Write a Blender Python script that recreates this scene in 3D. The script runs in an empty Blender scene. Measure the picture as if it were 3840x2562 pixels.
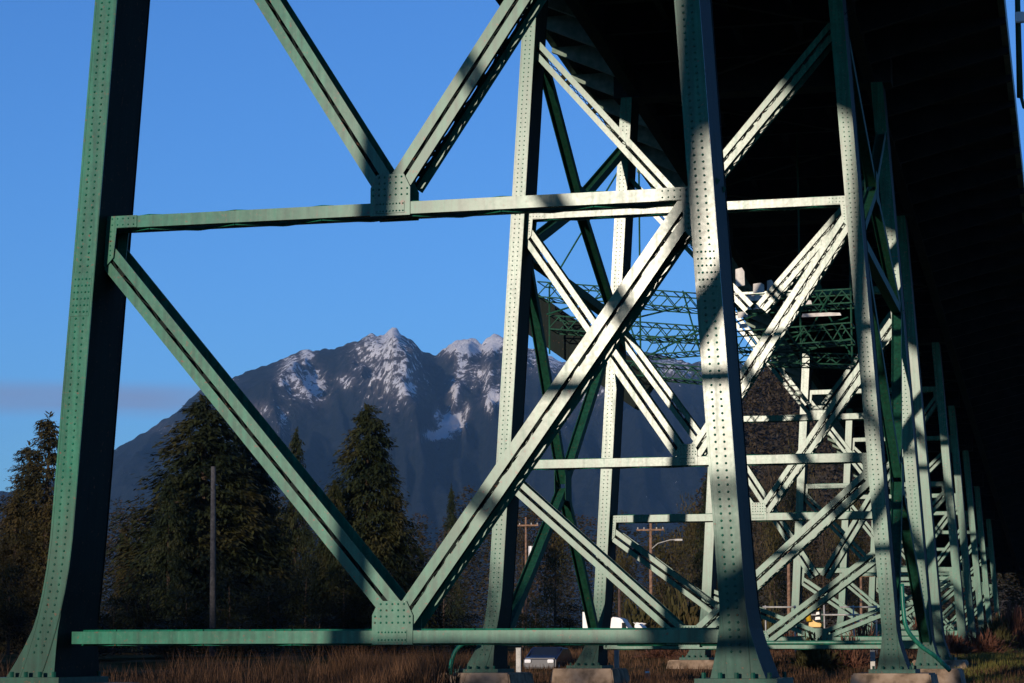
import bpy, bmesh, math, random
from mathutils import Vector, Matrix, noise
random.seed(7)
R = math.radians
sc = bpy.context.scene
C = bpy.context.collection

# ------------------------------------------------------------------ camera
YAW, PIT, ROLL = 0.246, 0.1365, -0.0011
fw = Vector((-math.sin(YAW)*math.cos(PIT), math.cos(YAW)*math.cos(PIT), math.sin(PIT)))
rt = Vector((math.cos(YAW), math.sin(YAW), 0)); up = rt.cross(fw)
c_, s_ = math.cos(ROLL), math.sin(ROLL)
rt, up = c_*rt+s_*up, -s_*rt+c_*up
cam = bpy.data.cameras.new("camera")
cam.sensor_width = 36; cam.lens = 36*8473/3840
cam.clip_start = 0.3; cam.clip_end = 60000
co = bpy.data.objects.new("camera", cam); C.objects.link(co)
co.matrix_world = Matrix(((rt.x, up.x, -fw.x, 0), (rt.y, up.y, -fw.y, 0), (rt.z, up.z, -fw.z, 0), (0, 0, 0, 1)))
sc.camera = co

# ------------------------------------------------------------------ light
SUN_AZ, SUN_EL = 9.7, 8.8           # degrees left of straight behind the camera axis of the bridge, elevation
sd = Vector((-math.sin(R(SUN_AZ))*math.cos(R(SUN_EL)), -math.cos(R(SUN_AZ))*math.cos(R(SUN_EL)), math.sin(R(SUN_EL))))
sl = bpy.data.lights.new("sun", 'SUN'); sl.energy = 4.7; sl.angle = R(0.5); sl.color = (1.0, 0.85, 0.69)
so = bpy.data.objects.new("sun", sl); C.objects.link(so)
so.rotation_euler = (-sd).to_track_quat('-Z', 'Y').to_euler()
w = bpy.data.worlds.new("World"); sc.world = w; w.use_nodes = True
nt = w.node_tree; N = nt.nodes; L = nt.links
for n in list(N): N.remove(n)
wo = N.new('ShaderNodeOutputWorld'); bg = N.new('ShaderNodeBackground')
sky = N.new('ShaderNodeTexSky'); sky.sky_type = 'NISHITA'; sky.sun_disc = False
sky.sun_elevation = R(SUN_EL); sky.sun_rotation = math.atan2(sd.x, sd.y)
sky.air_density = 1.0; sky.dust_density = 0.08; sky.ozone_density = 2.5
hs = N.new('ShaderNodeHueSaturation'); hs.inputs['Saturation'].default_value = 1.0
bg.inputs['Strength'].default_value = 0.089
# thin lavender cloud streak low in the sky (procedural, anchored to directions)
tc = N.new('ShaderNodeTexCoord'); sp = N.new('ShaderNodeSeparateXYZ')
L.new(tc.outputs['Generated'], sp.inputs[0])
mp = N.new('ShaderNodeMapping'); mp.inputs['Scale'].default_value = (2.5, 2.5, 26)
ns = N.new('ShaderNodeTexNoise'); ns.inputs['Scale'].default_value = 1.6; ns.inputs['Detail'].default_value = 5
L.new(tc.outputs['Generated'], mp.inputs[0]); L.new(mp.outputs[0], ns.inputs['Vector'])
def wmap(src, a, b, c, d):
    m = N.new('ShaderNodeMapRange'); m.interpolation_type = 'SMOOTHSTEP'
    m.inputs[1].default_value = a; m.inputs[2].default_value = b; m.inputs[3].default_value = c; m.inputs[4].default_value = d
    L.new(src, m.inputs[0]); return m.outputs[0]
def wmul(a, b):
    m = N.new('ShaderNodeMath'); m.operation = 'MULTIPLY'; L.new(a, m.inputs[0])
    if isinstance(b, float): m.inputs[1].default_value = b
    else: L.new(b, m.inputs[1])
    return m.outputs[0]
z1 = wmap(sp.outputs[2], 0.099, 0.107, 0, 1); z2 = wmap(sp.outputs[2], 0.110, 0.119, 1, 0)
xl = wmap(sp.outputs[0], -0.40, -0.33, 1, 0)
cl = wmul(wmul(wmul(z1, z2), xl), wmap(ns.outputs[0], 0.3, 0.62, 0.35, 1))
mx = N.new('ShaderNodeMixRGB'); mx.inputs[2].default_value = (2.9, 3.15, 4.9, 1)
wb = N.new('ShaderNodeMixRGB'); wb.blend_type = 'MULTIPLY'; wb.inputs[0].default_value = 1; wb.inputs[2].default_value = (0.58, 1.13, 2.05, 1)
L.new(sky.outputs[0], hs.inputs['Color']); L.new(hs.outputs[0], wb.inputs[1]); L.new(wb.outputs[0], mx.inputs[1]); L.new(wmul(cl, 0.85), mx.inputs[0])
L.new(mx.outputs[0], bg.inputs[0]); L.new(bg.outputs[0], wo.inputs[0])
sc.view_settings.view_transform = 'Standard'; sc.view_settings.look = 'None'
sc.view_settings.exposure = 0.0; sc.view_settings.gamma = 1.0
sc.cycles.max_bounces = 6; sc.cycles.volume_bounces = 0
sc.cycles.volume_step_rate = 4

# ------------------------------------------------------------------ materials
def mat(name, col, rough=0.8, spec=0.4, metal=0.0):
    m = bpy.data.materials.new(name); m.use_nodes = True
    b = m.node_tree.nodes['Principled BSDF']
    b.inputs['Base Color'].default_value = (*col, 1); b.inputs['Roughness'].default_value = rough
    b.inputs['Specular IOR Level'].default_value = spec; b.inputs['Metallic'].default_value = metal
    return m
def noisy(name, cols, scale=2.0, rough=0.85, spec=0.3, detail=6, bump=0.0, lo=0.35, hi=0.65, coord='Object', rvar=0.0):
    m = mat(name, cols[0], rough, spec); nt = m.node_tree; b = nt.nodes['Principled BSDF']
    t = nt.nodes.new('ShaderNodeTexCoord'); n = nt.nodes.new('ShaderNodeTexNoise')
    n.inputs['Scale'].default_value = scale; n.inputs['Detail'].default_value = detail
    r = nt.nodes.new('ShaderNodeValToRGB'); e = r.color_ramp.elements
    e[0].position = lo; e[1].position = hi; e[0].color = (*cols[0], 1); e[1].color = (*cols[-1], 1)
    for i, cc in enumerate(cols[1:-1]):
        x = e.new(lo+(hi-lo)*(i+1)/(len(cols)-1)); x.color = (*cc, 1)
    nt.links.new(t.outputs[coord], n.inputs['Vector']); nt.links.new(n.outputs[0], r.inputs[0])
    nt.links.new(r.outputs[0], b.inputs['Base Color'])
    if bump:
        bp = nt.nodes.new('ShaderNodeBump'); bp.inputs['Strength'].default_value = bump
        nt.links.new(n.outputs[0], bp.inputs['Height']); nt.links.new(bp.outputs[0], b.inputs['Normal'])
    return m
def paint(name, pale, fresh, rough=0.36, lo=-9.0, hi=-8.0, spec=0.29):
    """weathered gloss paint: chalky pale high up, fresher teal coat near the feet, streaks and rust freckles"""
    m = mat(name, pale, rough, spec); nt = m.node_tree; n = nt.nodes; l = nt.links; b = n['Principled BSDF']
    g = n.new('ShaderNodeNewGeometry'); sp = n.new('ShaderNodeSeparateXYZ'); l.new(g.outputs['Position'], sp.inputs[0])
    n1 = n.new('ShaderNodeTexNoise'); n1.inputs['Scale'].default_value = 1.1; n1.inputs['Detail'].default_value = 8; n1.inputs['Roughness'].default_value = 0.65
    l.new(g.outputs['Position'], n1.inputs['Vector'])
    ad = n.new('ShaderNodeMath'); ad.operation = 'MULTIPLY_ADD'; ad.inputs[1].default_value = 1.6; ad.inputs[2].default_value = -0.8
    l.new(n1.outputs[0], ad.inputs[0])
    a2 = n.new('ShaderNodeMath'); a2.operation = 'ADD'; l.new(sp.outputs[2], a2.inputs[0]); l.new(ad.outputs[0], a2.inputs[1])
    mr = n.new('ShaderNodeMapRange'); mr.inputs[1].default_value = lo; mr.inputs[2].default_value = hi; l.new(a2.outputs[0], mr.inputs[0])
    mx = n.new('ShaderNodeMixRGB'); mx.inputs[1].default_value = (*fresh, 1); mx.inputs[2].default_value = (*pale, 1); l.new(mr.outputs[0], mx.inputs[0])
    # vertical grime streaks
    mp = n.new('ShaderNodeMapping'); mp.inputs['Scale'].default_value = (9, 9, 0.5); l.new(g.outputs['Position'], mp.inputs[0])
    n2 = n.new('ShaderNodeTexNoise'); n2.inputs['Scale'].default_value = 1.0; n2.inputs['Detail'].default_value = 6; l.new(mp.outputs[0], n2.inputs['Vector'])
    m2 = n.new('ShaderNodeMapRange'); m2.inputs[1].default_value = 0.35; m2.inputs[2].default_value = 0.7; m2.inputs[3].default_value = 1.15; m2.inputs[4].default_value = 0.62
    l.new(n2.outputs[0], m2.inputs[0])
    mu = n.new('ShaderNodeMixRGB'); mu.blend_type = 'MULTIPLY'; mu.inputs[0].default_value = 1
    l.new(mx.outputs[0], mu.inputs[1]); l.new(m2.outputs[0], mu.inputs[2])
    n3 = n.new('ShaderNodeTexNoise'); n3.inputs['Scale'].default_value = 11; n3.inputs['Detail'].default_value = 9; l.new(g.outputs['Position'], n3.inputs['Vector'])
    m3 = n.new('ShaderNodeMapRange'); m3.inputs[1].default_value = 0.63; m3.inputs[2].default_value = 0.72; l.new(n3.outputs[0], m3.inputs[0])
    n7 = n.new('ShaderNodeTexNoise'); n7.inputs['Scale'].default_value = 2.3; n7.inputs['Detail'].default_value = 12; n7.inputs['Roughness'].default_value = 0.75; l.new(g.outputs['Position'], n7.inputs['Vector'])
    m7 = n.new('ShaderNodeMapRange'); m7.inputs[1].default_value = 0.3; m7.inputs[2].default_value = 0.7; m7.inputs[3].default_value = 0.72; m7.inputs[4].default_value = 1.25; l.new(n7.outputs[0], m7.inputs[0])
    mu2 = n.new('ShaderNodeMixRGB'); mu2.blend_type = 'MULTIPLY'; mu2.inputs[0].default_value = 1; l.new(mu.outputs[0], mu2.inputs[1]); l.new(m7.outputs[0], mu2.inputs[2]); mu = mu2
    ru = n.new('ShaderNodeMixRGB'); ru.inputs[2].default_value = (0.12, 0.055, 0.03, 1)
    l.new(m3.outputs[0], ru.inputs[0]); l.new(mu.outputs[0], ru.inputs[1]); l.new(ru.outputs[0], b.inputs['Base Color'])
    m4 = n.new('ShaderNodeMapRange'); m4.inputs[1].default_value = 0.3; m4.inputs[2].default_value = 0.75; m4.inputs[3].default_value = rough-0.015; m4.inputs[4].default_value = rough+0.035
    l.new(n3.outputs[0], m4.inputs[0])
    n5 = n.new('ShaderNodeTexNoise'); n5.inputs['Scale'].default_value = 0.8; n5.inputs['Detail'].default_value = 7; l.new(mp.outputs[0], n5.inputs['Vector'])
    m5 = n.new('ShaderNodeMapRange'); m5.inputs[1].default_value = 0.5; m5.inputs[2].default_value = 0.7; m5.inputs[3].default_value = 0.0; m5.inputs[4].default_value = 0.035; l.new(n5.outputs[0], m5.inputs[0])
    a5 = n.new('ShaderNodeMath'); a5.operation = 'ADD'; l.new(m4.outputs[0], a5.inputs[0]); l.new(m5.outputs[0], a5.inputs[1])
    m6 = n.new('ShaderNodeMapRange'); m6.inputs[3].default_value = 0.26; m6.inputs[4].default_value = 0.0; l.new(mr.outputs[0], m6.inputs[0])   # the newer coat at the feet is duller
    a6 = n.new('ShaderNodeMath'); a6.operation = 'ADD'; l.new(a5.outputs[0], a6.inputs[0]); l.new(m6.outputs[0], a6.inputs[1])
    l.new(a6.outputs[0], b.inputs['Roughness'])
    return m
M = {}
M['paint'] = paint('faded_green_paint', (0.013, 0.145, 0.087), (0.014, 0.105, 0.074), 0.245)
M['legpaint'] = paint('faded_green_leg_paint', (0.012, 0.145, 0.086), (0.003, 0.064, 0.042), 0.245, 0.7, 3.6)
M['green'] = paint('deep_green_paint', (0.012, 0.075, 0.045), (0.012, 0.08, 0.055), 0.6, spec=0.12)
M['web'] = paint('shade_dark_green_paint', (0.005, 0.012, 0.010), (0.006, 0.016, 0.013), 0.65, spec=0.12)  # same steel painted near black: shade of the sides put into the colour
M['soffit'] = noisy('shade_dark_soffit', [(0.006, 0.007, 0.007), (0.016, 0.016, 0.014)], 1.5)  # near-black colour carries the shade under the deck
M['rail'] = noisy('deck_paint', [(0.08, 0.16, 0.11), (0.2, 0.26, 0.2)], 3, 0.5)
M['concrete'] = noisy('stained_concrete', [(0.10, 0.07, 0.045), (0.25, 0.175, 0.115), (0.34, 0.25, 0.175)], 2.2, 0.9, bump=0.3)
M['asphalt'] = noisy('asphalt', [(0.035, 0.035, 0.037), (0.06, 0.058, 0.056)], 6)
M['wood'] = noisy('weathered_pole_wood', [(0.16, 0.09, 0.055), (0.32, 0.19, 0.12)], 6)
M['greywood'] = noisy('grey_pole_wood', [(0.045, 0.042, 0.042), (0.09, 0.085, 0.08)], 5)
M['bark'] = noisy('bark', [(0.035, 0.022, 0.014), (0.09, 0.06, 0.04)], 8)
M['white'] = noisy('white_body_paint', [(0.72, 0.70, 0.68), (0.82, 0.80, 0.78)], 3, 0.35, 0.5)
M['dark'] = mat('dark_body_paint', (0.012, 0.012, 0.018), 0.25, 0.5)
M['glass'] = mat('tinted_glass', (0.015, 0.018, 0.02), 0.06, 0.6)
M['rubber'] = mat('rubber', (0.015, 0.015, 0.015), 0.8)
M['yellow'] = noisy('yellow_machine_paint', [(0.62, 0.34, 0.015), (0.78, 0.46, 0.03)], 5, 0.4, 0.5)
M['orange'] = noisy('orange_plastic', [(0.7, 0.12, 0.03), (0.8, 0.19, 0.06)], 8, 0.45)
M['sheet'] = noisy('white_sheeting', [(0.55, 0.52, 0.5), (0.8, 0.78, 0.75)], 2.5, 0.6)
M['galv'] = noisy('galvanised_steel', [(0.35, 0.34, 0.31), (0.5, 0.48, 0.44)], 6, 0.5, 0.5)
M['lamp'] = mat('headlamp_lens', (0.8, 0.8, 0.82), 0.15, 0.6)
def leaf(name, cols, scale=0.6):
    return noisy(name, cols, scale, 0.75, 0.15, 5, lo=0.3, hi=0.68)
M['fir'] = leaf('fir_foliage', [(0.008, 0.015, 0.008), (0.022, 0.03, 0.011), (0.05, 0.048, 0.017)])
M['cedar'] = leaf('cedar_foliage', [(0.008, 0.016, 0.006), (0.026, 0.032, 0.010), (0.062, 0.052, 0.015)])
M['rusty'] = leaf('browned_foliage', [(0.016, 0.019, 0.008), (0.055, 0.044, 0.014), (0.10, 0.068, 0.024)])
M['olive'] = leaf('olive_twigs', [(0.022, 0.024, 0.010), (0.06, 0.052, 0.018), (0.10, 0.07, 0.03)])
M['twig'] = leaf('bare_twigs', [(0.022, 0.019, 0.012), (0.055, 0.042, 0.026), (0.095, 0.065, 0.042)], 0.9)
M['wood_mass'] = leaf('distant_wood_foliage', [(0.018, 0.022, 0.010), (0.05, 0.045, 0.018), (0.11, 0.065, 0.035)], 0.12)
M['straw'] = leaf('dry_grass', [(0.015, 0.010, 0.005), (0.07, 0.036, 0.018), (0.18, 0.095, 0.05)], 0.8)
M['grassgreen'] = leaf('green_grass', [(0.035, 0.045, 0.010), (0.09, 0.09, 0.02), (0.15, 0.11, 0.03)], 0.35)
M['bramble'] = leaf('bramble', [(0.035, 0.016, 0.011), (0.13, 0.055, 0.035), (0.20, 0.10, 0.06)], 0.8)
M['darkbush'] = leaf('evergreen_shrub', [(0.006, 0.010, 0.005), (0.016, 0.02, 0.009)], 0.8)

# ------------------------------------------------------------------ mesh helpers
def finish(name, bm, m, parent=None, smooth=False, kind=None):
    me = bpy.data.meshes.new(name); bm.to_mesh(me); bm.free()
    if smooth:
        for p in me.polygons: p.use_smooth = True
    o = bpy.data.objects.new(name, me); C.objects.link(o)
    if m is not None: me.materials.append(m)
    if parent is not None: o.parent = parent
    if kind: o['kind'] = kind
    return o
def tag(o, label, cat, group=None):
    o['label'] = label; o['category'] = cat
    if group: o['group'] = group
    return o
def thing(name, label, cat, loc=(0, 0, 0), group=None):
    o = bpy.data.objects.new(name, None); C.objects.link(o); o.location = loc; o.empty_display_size = 0.5
    return tag(o, label, cat, group)
def obj(name, bm, m, parent=None, smooth=False):
    """part meshes are authored in world space; shift them to the parent's origin"""
    if parent is not None:
        bmesh.ops.translate(bm, vec=-Vector(parent_origin(parent)), verts=bm.verts)
    return finish(name, bm, m, parent, smooth)
def parent_origin(p):
    v = Vector(p.location)
    while p.parent: p = p.parent; v += Vector(p.location)
    return v
def hexa(bm, pts):
    vs = [bm.verts.new(p) for p in pts]
    for f in ((0, 3, 2, 1), (4, 5, 6, 7), (0, 1, 5, 4), (1, 2, 6, 5), (2, 3, 7, 6), (3, 0, 4, 7)):
        bm.faces.new([vs[i] for i in f])
def box(bm, x0, x1, y0, y1, z0, z1):
    hexa(bm, [(x0, y0, z0), (x1, y0, z0), (x1, y1, z0), (x0, y1, z0), (x0, y0, z1), (x1, y0, z1), (x1, y1, z1), (x0, y1, z1)])
def bar(bm, A, B, u, v, au, bu, av, bv):
    """prism from A to B; section spans au..bu along unit vector u and av..bv along v"""
    A = Vector(A); B = Vector(B)
    q = []
    for P in (A, B):
        q += [P+u*au+v*av, P+u*bu+v*av, P+u*bu+v*bv, P+u*au+v*bv]
    hexa(bm, q)
def tube(bm, pts, r, seg=8, cap=True):
    rings = []
    n = len(pts); pts = [Vector(p) for p in pts]
    rr = r if isinstance(r, (list, tuple)) else [r]*n
    for i, p in enumerate(pts):
        t = (pts[min(i+1, n-1)]-pts[max(i-1, 0)]).normalized()
        a = t.orthogonal().normalized() if i == 0 else (rings_a - t*rings_a.dot(t)).normalized()
        rings_a = a; b = t.cross(a)
        rings.append([bm.verts.new(p+(a*math.cos(k*2*math.pi/seg)+b*math.sin(k*2*math.pi/seg))*rr[i]) for k in range(seg)])
    for i in range(n-1):
        for k in range(seg):
            bm.faces.new((rings[i][k], rings[i][(k+1) % seg], rings[i+1][(k+1) % seg], rings[i+1][k]))
    if cap:
        bm.faces.new(rings[0][::-1]); bm.faces.new(rings[-1])
def dome(bm, p, nrm, r, h, seg=6):
    nrm = nrm.normalized(); a = nrm.orthogonal().normalized(); b = nrm.cross(a)
    r0 = [bm.verts.new(p+(a*math.cos(k*2*math.pi/seg)+b*math.sin(k*2*math.pi/seg))*r) for k in range(seg)]
    r1 = [bm.verts.new(p+nrm*h*0.8+(a*math.cos(k*2*math.pi/seg)+b*math.sin(k*2*math.pi/seg))*r*0.6) for k in range(seg)]
    t = bm.verts.new(p+nrm*h)
    for k in range(seg):
        j = (k+1) % seg
        bm.faces.new((r0[k], r0[j], r1[j], r1[k])); bm.faces.new((r1[k], r1[j], t))

# ------------------------------------------------------------------ pixels of the photo -> world, used only for laying things out in depth
def ray(x, y):
    return fw+rt*((x-1920)/8473)-up*((y-1281)/8473)
def at(x, y, Y):
    r = ray(x, y); return r*(Y/r.y)

# ------------------------------------------------------------------ ground
def smooth(a, b, x):
    t = max(0, min(1, (x-a)/(b-a))); return t*t*(3-2*t)
def gz(x, y):
    z = -1.62+0.28*smooth(20, 90, y)+1.1*smooth(104, 135, y)+1.0*smooth(150, 280, y)
    z += 0.12*noise.noise(Vector((x*0.09, y*0.09, 0)))+0.05*noise.noise(Vector((x*0.4, y*0.4, 3)))
    return z
def make_ground():
    bm = bmesh.new()
    xs = [-9000, -4000, -1800, -800, -450, -300]+[-220+4*i for i in range(76)]+[120, 200, 400, 1000, 3000, 9000]
    ys = [-6000, -2000, -700, -300, -140, -80, -40]+[-20+3*i for i in range(96)]+[300, 350, 450, 650, 1000, 1700, 2600, 4000, 7000, 14000]
    g = [[bm.verts.new((x, y, gz(x, y) if abs(x) < 500 and abs(y) < 700 else (-1.6+2.0*smooth(104, 280, y)))) for x in xs] for y in ys]
    for j in range(len(ys)-1):
        for i in range(len(xs)-1):
            bm.faces.new((g[j][i], g[j][i+1], g[j+1][i+1], g[j+1][i]))
    m = noisy('rough_ground', [(0.018, 0.018, 0.008), (0.06, 0.045, 0.018), (0.12, 0.075, 0.04)], 0.22, 0.95, 0.0, 9, bump=0.5, coord='Object')
    return finish('ground', bm, m, None, True, 'structure')
make_ground()

# ------------------------------------------------------------------ steel viaduct bents
XC = -13.384; BAT = 0.0618
UX, UY, UZ = Vector((1, 0, 0)), Vector((0, 1, 0)), Vector((0, 0, 1))
def legx(s, w, z): return XC+s*(w-BAT*z)
def deck_z(Y): return 26.0-(0.056 if Y < 90 else 0.066)*(Y-90)

def leg_mesh(Y, w, s, zb, zt, lod, web=False):
    bm = bmesh.new()
    D = 1.6
    def cx(z):
        t = max(0.0, (zb+2.9-z)/2.9); return legx(s, w, z)+(-0.45*t*t if s < 0 else 0.0)
    def hw(z):
        t = max(0.0, (zb+1.2-z)/1.2); return 0.243+0.25*t**1.4
    zs = [zb+0.0, zb+0.3, zb+0.6, zb+0.95, zb+1.3, zb+1.7, zb+2.2, zb+2.8, zb+3.2]
    z = zb+5
    while z < zt: zs.append(z); z += 4
    zs.append(zt)
    def loft(sec):
        rings = [[bm.verts.new(p) for p in sec(z)] for z in zs]
        for a, b in zip(rings, rings[1:]):
            k = len(a)
            for i in range(k):
                bm.faces.new((a[i], a[(i+1) % k], b[(i+1) % k], b[i]))
        bm.faces.new(rings[0][::-1]); bm.faces.new(rings[-1])
    def dflare(z):
        t = max(0.0, (zb+2.6-z)/2.6); return 0.7*t**1.6
    if web:
        loft(lambda z: [(cx(z)-hw(z), Y+0.006, z), (cx(z)+hw(z), Y+0.006, z), (cx(z)+hw(z), Y+D+dflare(z)-0.002, z), (cx(z)-hw(z), Y+D+dflare(z)-0.002, z)])
        loft(lambda z: [(cx(z)-0.26, Y+D+dflare(z)+0.002, z), (cx(z)+0.26, Y+D+dflare(z)+0.002, z), (cx(z)+0.26, Y+D+0.03+dflare(z), z), (cx(z)-0.26, Y+D+0.03+dflare(z), z)])
        return bm
    # cover plate at the front, box webs, rear plate
    loft(lambda z: [(cx(z)-0.25, Y-0.03, z), (cx(z)+0.25, Y-0.03, z), (cx(z)+0.25, Y, z), (cx(z)-0.25, Y, z)])
    fz = [z for z in zs if z <= zb+1.3]
    for e in (-1, 1):
        rr_ = [[bm.verts.new(p) for p in ((cx(z)+e*0.253, Y-0.012, z), (cx(z)+e*(0.256+0.27*(max(0, zb+1.2-z)/1.2)**1.4), Y-0.012, z), (cx(z)+e*(0.256+0.27*(max(0, zb+1.2-z)/1.2)**1.4), Y+0.003, z), (cx(z)+e*0.253, Y+0.003, z))] for z in fz]
        for a, b in zip(rr_, rr_[1:]):
            for i in range(4): bm.faces.new((a[i], a[(i+1) % 4], b[(i+1) % 4], b[i]))
    # edge angles standing out from the cover plate
    if lod < 2:
        for e in (-1, 1):
            loft(lambda z: [(cx(z)+e*0.222-0.018, Y-0.038, z), (cx(z)+e*0.222+0.018, Y-0.038, z), (cx(z)+e*0.222+0.018, Y-0.031, z), (cx(z)+e*0.222-0.018, Y-0.031, z)])
        # splice plates
        for zz in (zb+7.4, zb+16.5):
            if zz < zt-1:
                bar(bm, (cx(zz), 0, zz), (cx(zz+0.9), 0, zz+0.9), UX, UY, -0.205, 0.205, Y-0.045, Y-0.032)
        # rivet rows
        pitch = 0.137 if lod == 0 else 0.17
        z = zb+0.5; top = min(zt, 15.5 if Y < 50 else 24)
        k = 0
        while z < top:
            for e in (-0.085, 0.085):
                pl = 0.045 if (zb+7.4 < z < zb+8.3 or zb+16.5 < z < zb+17.4) else 0.03
                dome(bm, Vector((cx(z)+e, Y-pl, z)), Vector((0, -1, 0)), 0.027, 0.024, 6)
            if lod == 0 and (zb+7.4 < z < zb+8.3):
                for e in (-0.16, 0.0, 0.16):
                    dome(bm, Vector((cx(z)+e, Y-0.045, z)), Vector((0, -1, 0)), 0.022, 0.018, 6)
            z += pitch; k += 1
        # rows of rivets on the inner side webs
    return bm
def shoe_mesh(Y, w, s, zb):
    bm = bmesh.new(); x = legx(s, w, zb)+(-0.45 if s < 0 else 0.0)
    box(bm, x-0.78, x+0.78, Y-0.32, Y+2.1, zb-0.13, zb-0.002)
    for k in range(5):
        xx = x-0.62+0.31*k
        tube(bm, [(xx, Y-0.2, zb-0.004), (xx, Y-0.2, zb+0.11)], 0.045, 6)
        tube(bm, [(xx, Y+1.97, zb-0.004), (xx, Y+1.97, zb+0.11)], 0.045, 6)
    # stiffener ribs
    for xx in (-0.42, 0.42):
        bar(bm, (x+xx, Y+0.1, zb), (x+xx*0.72, Y+0.1, zb+0.42), UX, UY, -0.012, 0.012, 0, 1.2)
    return bm
def laced(bm, wb, A, B, Y, width=0.47, depth=0.5, fl=0.195, batten=1.5, back_lace=True, webt=0.02, openweb=False):
    """two outward-facing channels joined with battens and zigzag lacing; lies in the plane Y..Y+depth"""
    A = Vector((A[0], 0, A[1])); B = Vector((B[0], 0, B[1])); t = (B-A); Ln = t.length; t.normalize()
    n = Vector((-t.z, 0, t.x)); h = width/2; g = h-fl
    for e in (-1, 1):
        a, b = sorted((e*g, e*h))
        bar(bm, A, B, n, UY, a, b, Y, Y+0.022)
        bar(bm, A, B, n, UY, a, b, Y+depth-0.022, Y+depth)
        a, b = sorted((e*g, e*(g+webt)))
        if not openweb:
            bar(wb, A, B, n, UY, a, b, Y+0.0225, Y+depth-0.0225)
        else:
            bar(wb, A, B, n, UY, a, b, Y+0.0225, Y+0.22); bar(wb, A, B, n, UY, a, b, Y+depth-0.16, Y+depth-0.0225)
            kk = int(Ln/0.42); y0, y1 = Y+0.2, Y+depth-0.14
            for i in range(kk):
                p = A+t*(Ln*i/kk)+n*((a+b)/2); q = A+t*(Ln*(i+1)/kk)+n*((a+b)/2)
                p = p+UY*(y0 if i % 2 else y1); q = q+UY*(y1 if i % 2 else y0)
                tt = (q-p).normalized(); bar(wb, p, q, tt.cross(n).normalized(), n, -0.045, 0.045, -0.006, 0.006)
    k = 0; d = 0.25
    while d < Ln-0.2:
        P = A+t*d; Q = P+t*0.22
        bar(wb, P, Q, n, UY, -g+0.001, g-0.001, Y+0.024, Y+0.036)
        bar(wb, P, Q, n, UY, -g+0.001, g-0.001, Y+depth-0.036, Y+depth-0.024)
        if back_lace:
            m = 4; st = batten-0.22
            for i in range(m):
                p0 = A+t*(d+0.22+st*i/m); p1 = A+t*min(Ln, d+0.22+st*(i+1)/m)
                sg = 1 if i % 2 else -1
                a = p0+n*(-sg*g*0.8); b = p1+n*(sg*g*0.8)
                tt = (b-a).normalized(); nn = Vector((-tt.z, 0, tt.x))
                bar(wb, a, b, nn, UY, -0.014, 0.014, Y+0.026, Y+0.034)
                bar(wb, a, b, nn, UY, -0.014, 0.014, Y+depth-0.034, Y+depth-0.026)
        d += batten
def beam(bm, A, B, Y, h=0.25, depth=0.6, pitch=0.95):
    """horizontal laced beam: two channel faces, zigzag bars above and below"""
    A = Vector((A[0], 0, A[1])); B = Vector((B[0], 0, B[1])); t = (B-A); Ln = t.length; t.normalize(); n = Vector((-t.z, 0, t.x))
    bar(bm, A, B, n, UY, -h/2, h/2, Y, Y+0.02)
    bar(bm, A, B, n, UY, -h/2, h/2, Y+depth-0.02, Y+depth)
    for e in (-1, 1):
        a, b = sorted((e*(h/2-0.016), e*h/2-e*0.001))
        bar(bm, A, B, n, UY, a, b, Y+0.0205, Y+0.15)
        bar(bm, A, B, n, UY, a, b, Y+depth-0.15, Y+depth-0.0205)
    k = 0; d = 0.0
    while d < Ln-pitch*0.5:
        p = A+t*d; q = A+t*min(Ln, d+pitch)
        for e in (-1, 1):
            y0, y1 = (Y+0.12, Y+depth-0.12) if k % 2 else (Y+depth-0.12, Y+0.12)
            P = p+n*(e*(h/2+0.02))+UY*y0; Q = q+n*(e*(h/2+0.02))+UY*y1
            tt = (Q-P).normalized(); ss = tt.cross(n).normalized()
            bar(bm, P, Q, ss, n, -0.035, 0.035, -0.018, 0.018)
        d += pitch; k += 1
def plate(bm, pts, y0, y1):
    a = [bm.verts.new((x, y0, z)) for x, z in pts]; b = [bm.verts.new((x, y1, z)) for x, z in pts]
    n = len(pts); bm.faces.new(a); bm.faces.new(b[::-1])
    for i in range(n): bm.faces.new((a[i], b[i], b[(i+1) % n], a[(i+1) % n]))
def gusset(bm, x, z, Y, w, h, depth=0.55, bolts=True, taper=0.25):
    b_ = 0.15
    pts = [(x-w/2, z-b_), (x+w/2, z-b_), (x+w/2, z+h*0.5), (x+w/2-taper*w, z+h-b_), (x-w/2+taper*w, z+h-b_), (x-w/2, z+h*0.5)]
    if bolts is None:
        plate(bm, pts, Y+depth+0.004, Y+depth+0.026); return
    plate(bm, pts, Y-0.026, Y-0.004)
    if bolts:
        plate(bm, [(x-w*0.36, z-b_+0.05), (x+w*0.36, z-b_+0.05), (x+w*0.36, z+0.14), (x-w*0.36, z+0.14)], Y-0.044, Y-0.0265)
        for i in range(9):
            for zz in (z-0.06, z+0.09):
                dome(bm, Vector((x-w*0.33+w*0.66*i/8, Y-0.044, zz)), Vector((0, -1, 0)), 0.02, 0.02, 6)
        for i in range(7):
            for j in range(7):
                px = x-w/2+w*(i+0.5)/7; pz = z-b_+h*(j+0.5)/7
                if pz > z+0.17 and not (2 < i < 4 and 3 < j < 5) and (pz < z+h*0.48 or abs(px-x) < w*(0.5-taper)):
                    dome(bm, Vector((px, Y-0.026, pz)), Vector((0, -1, 0)), 0.024, 0.022, 6)

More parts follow.
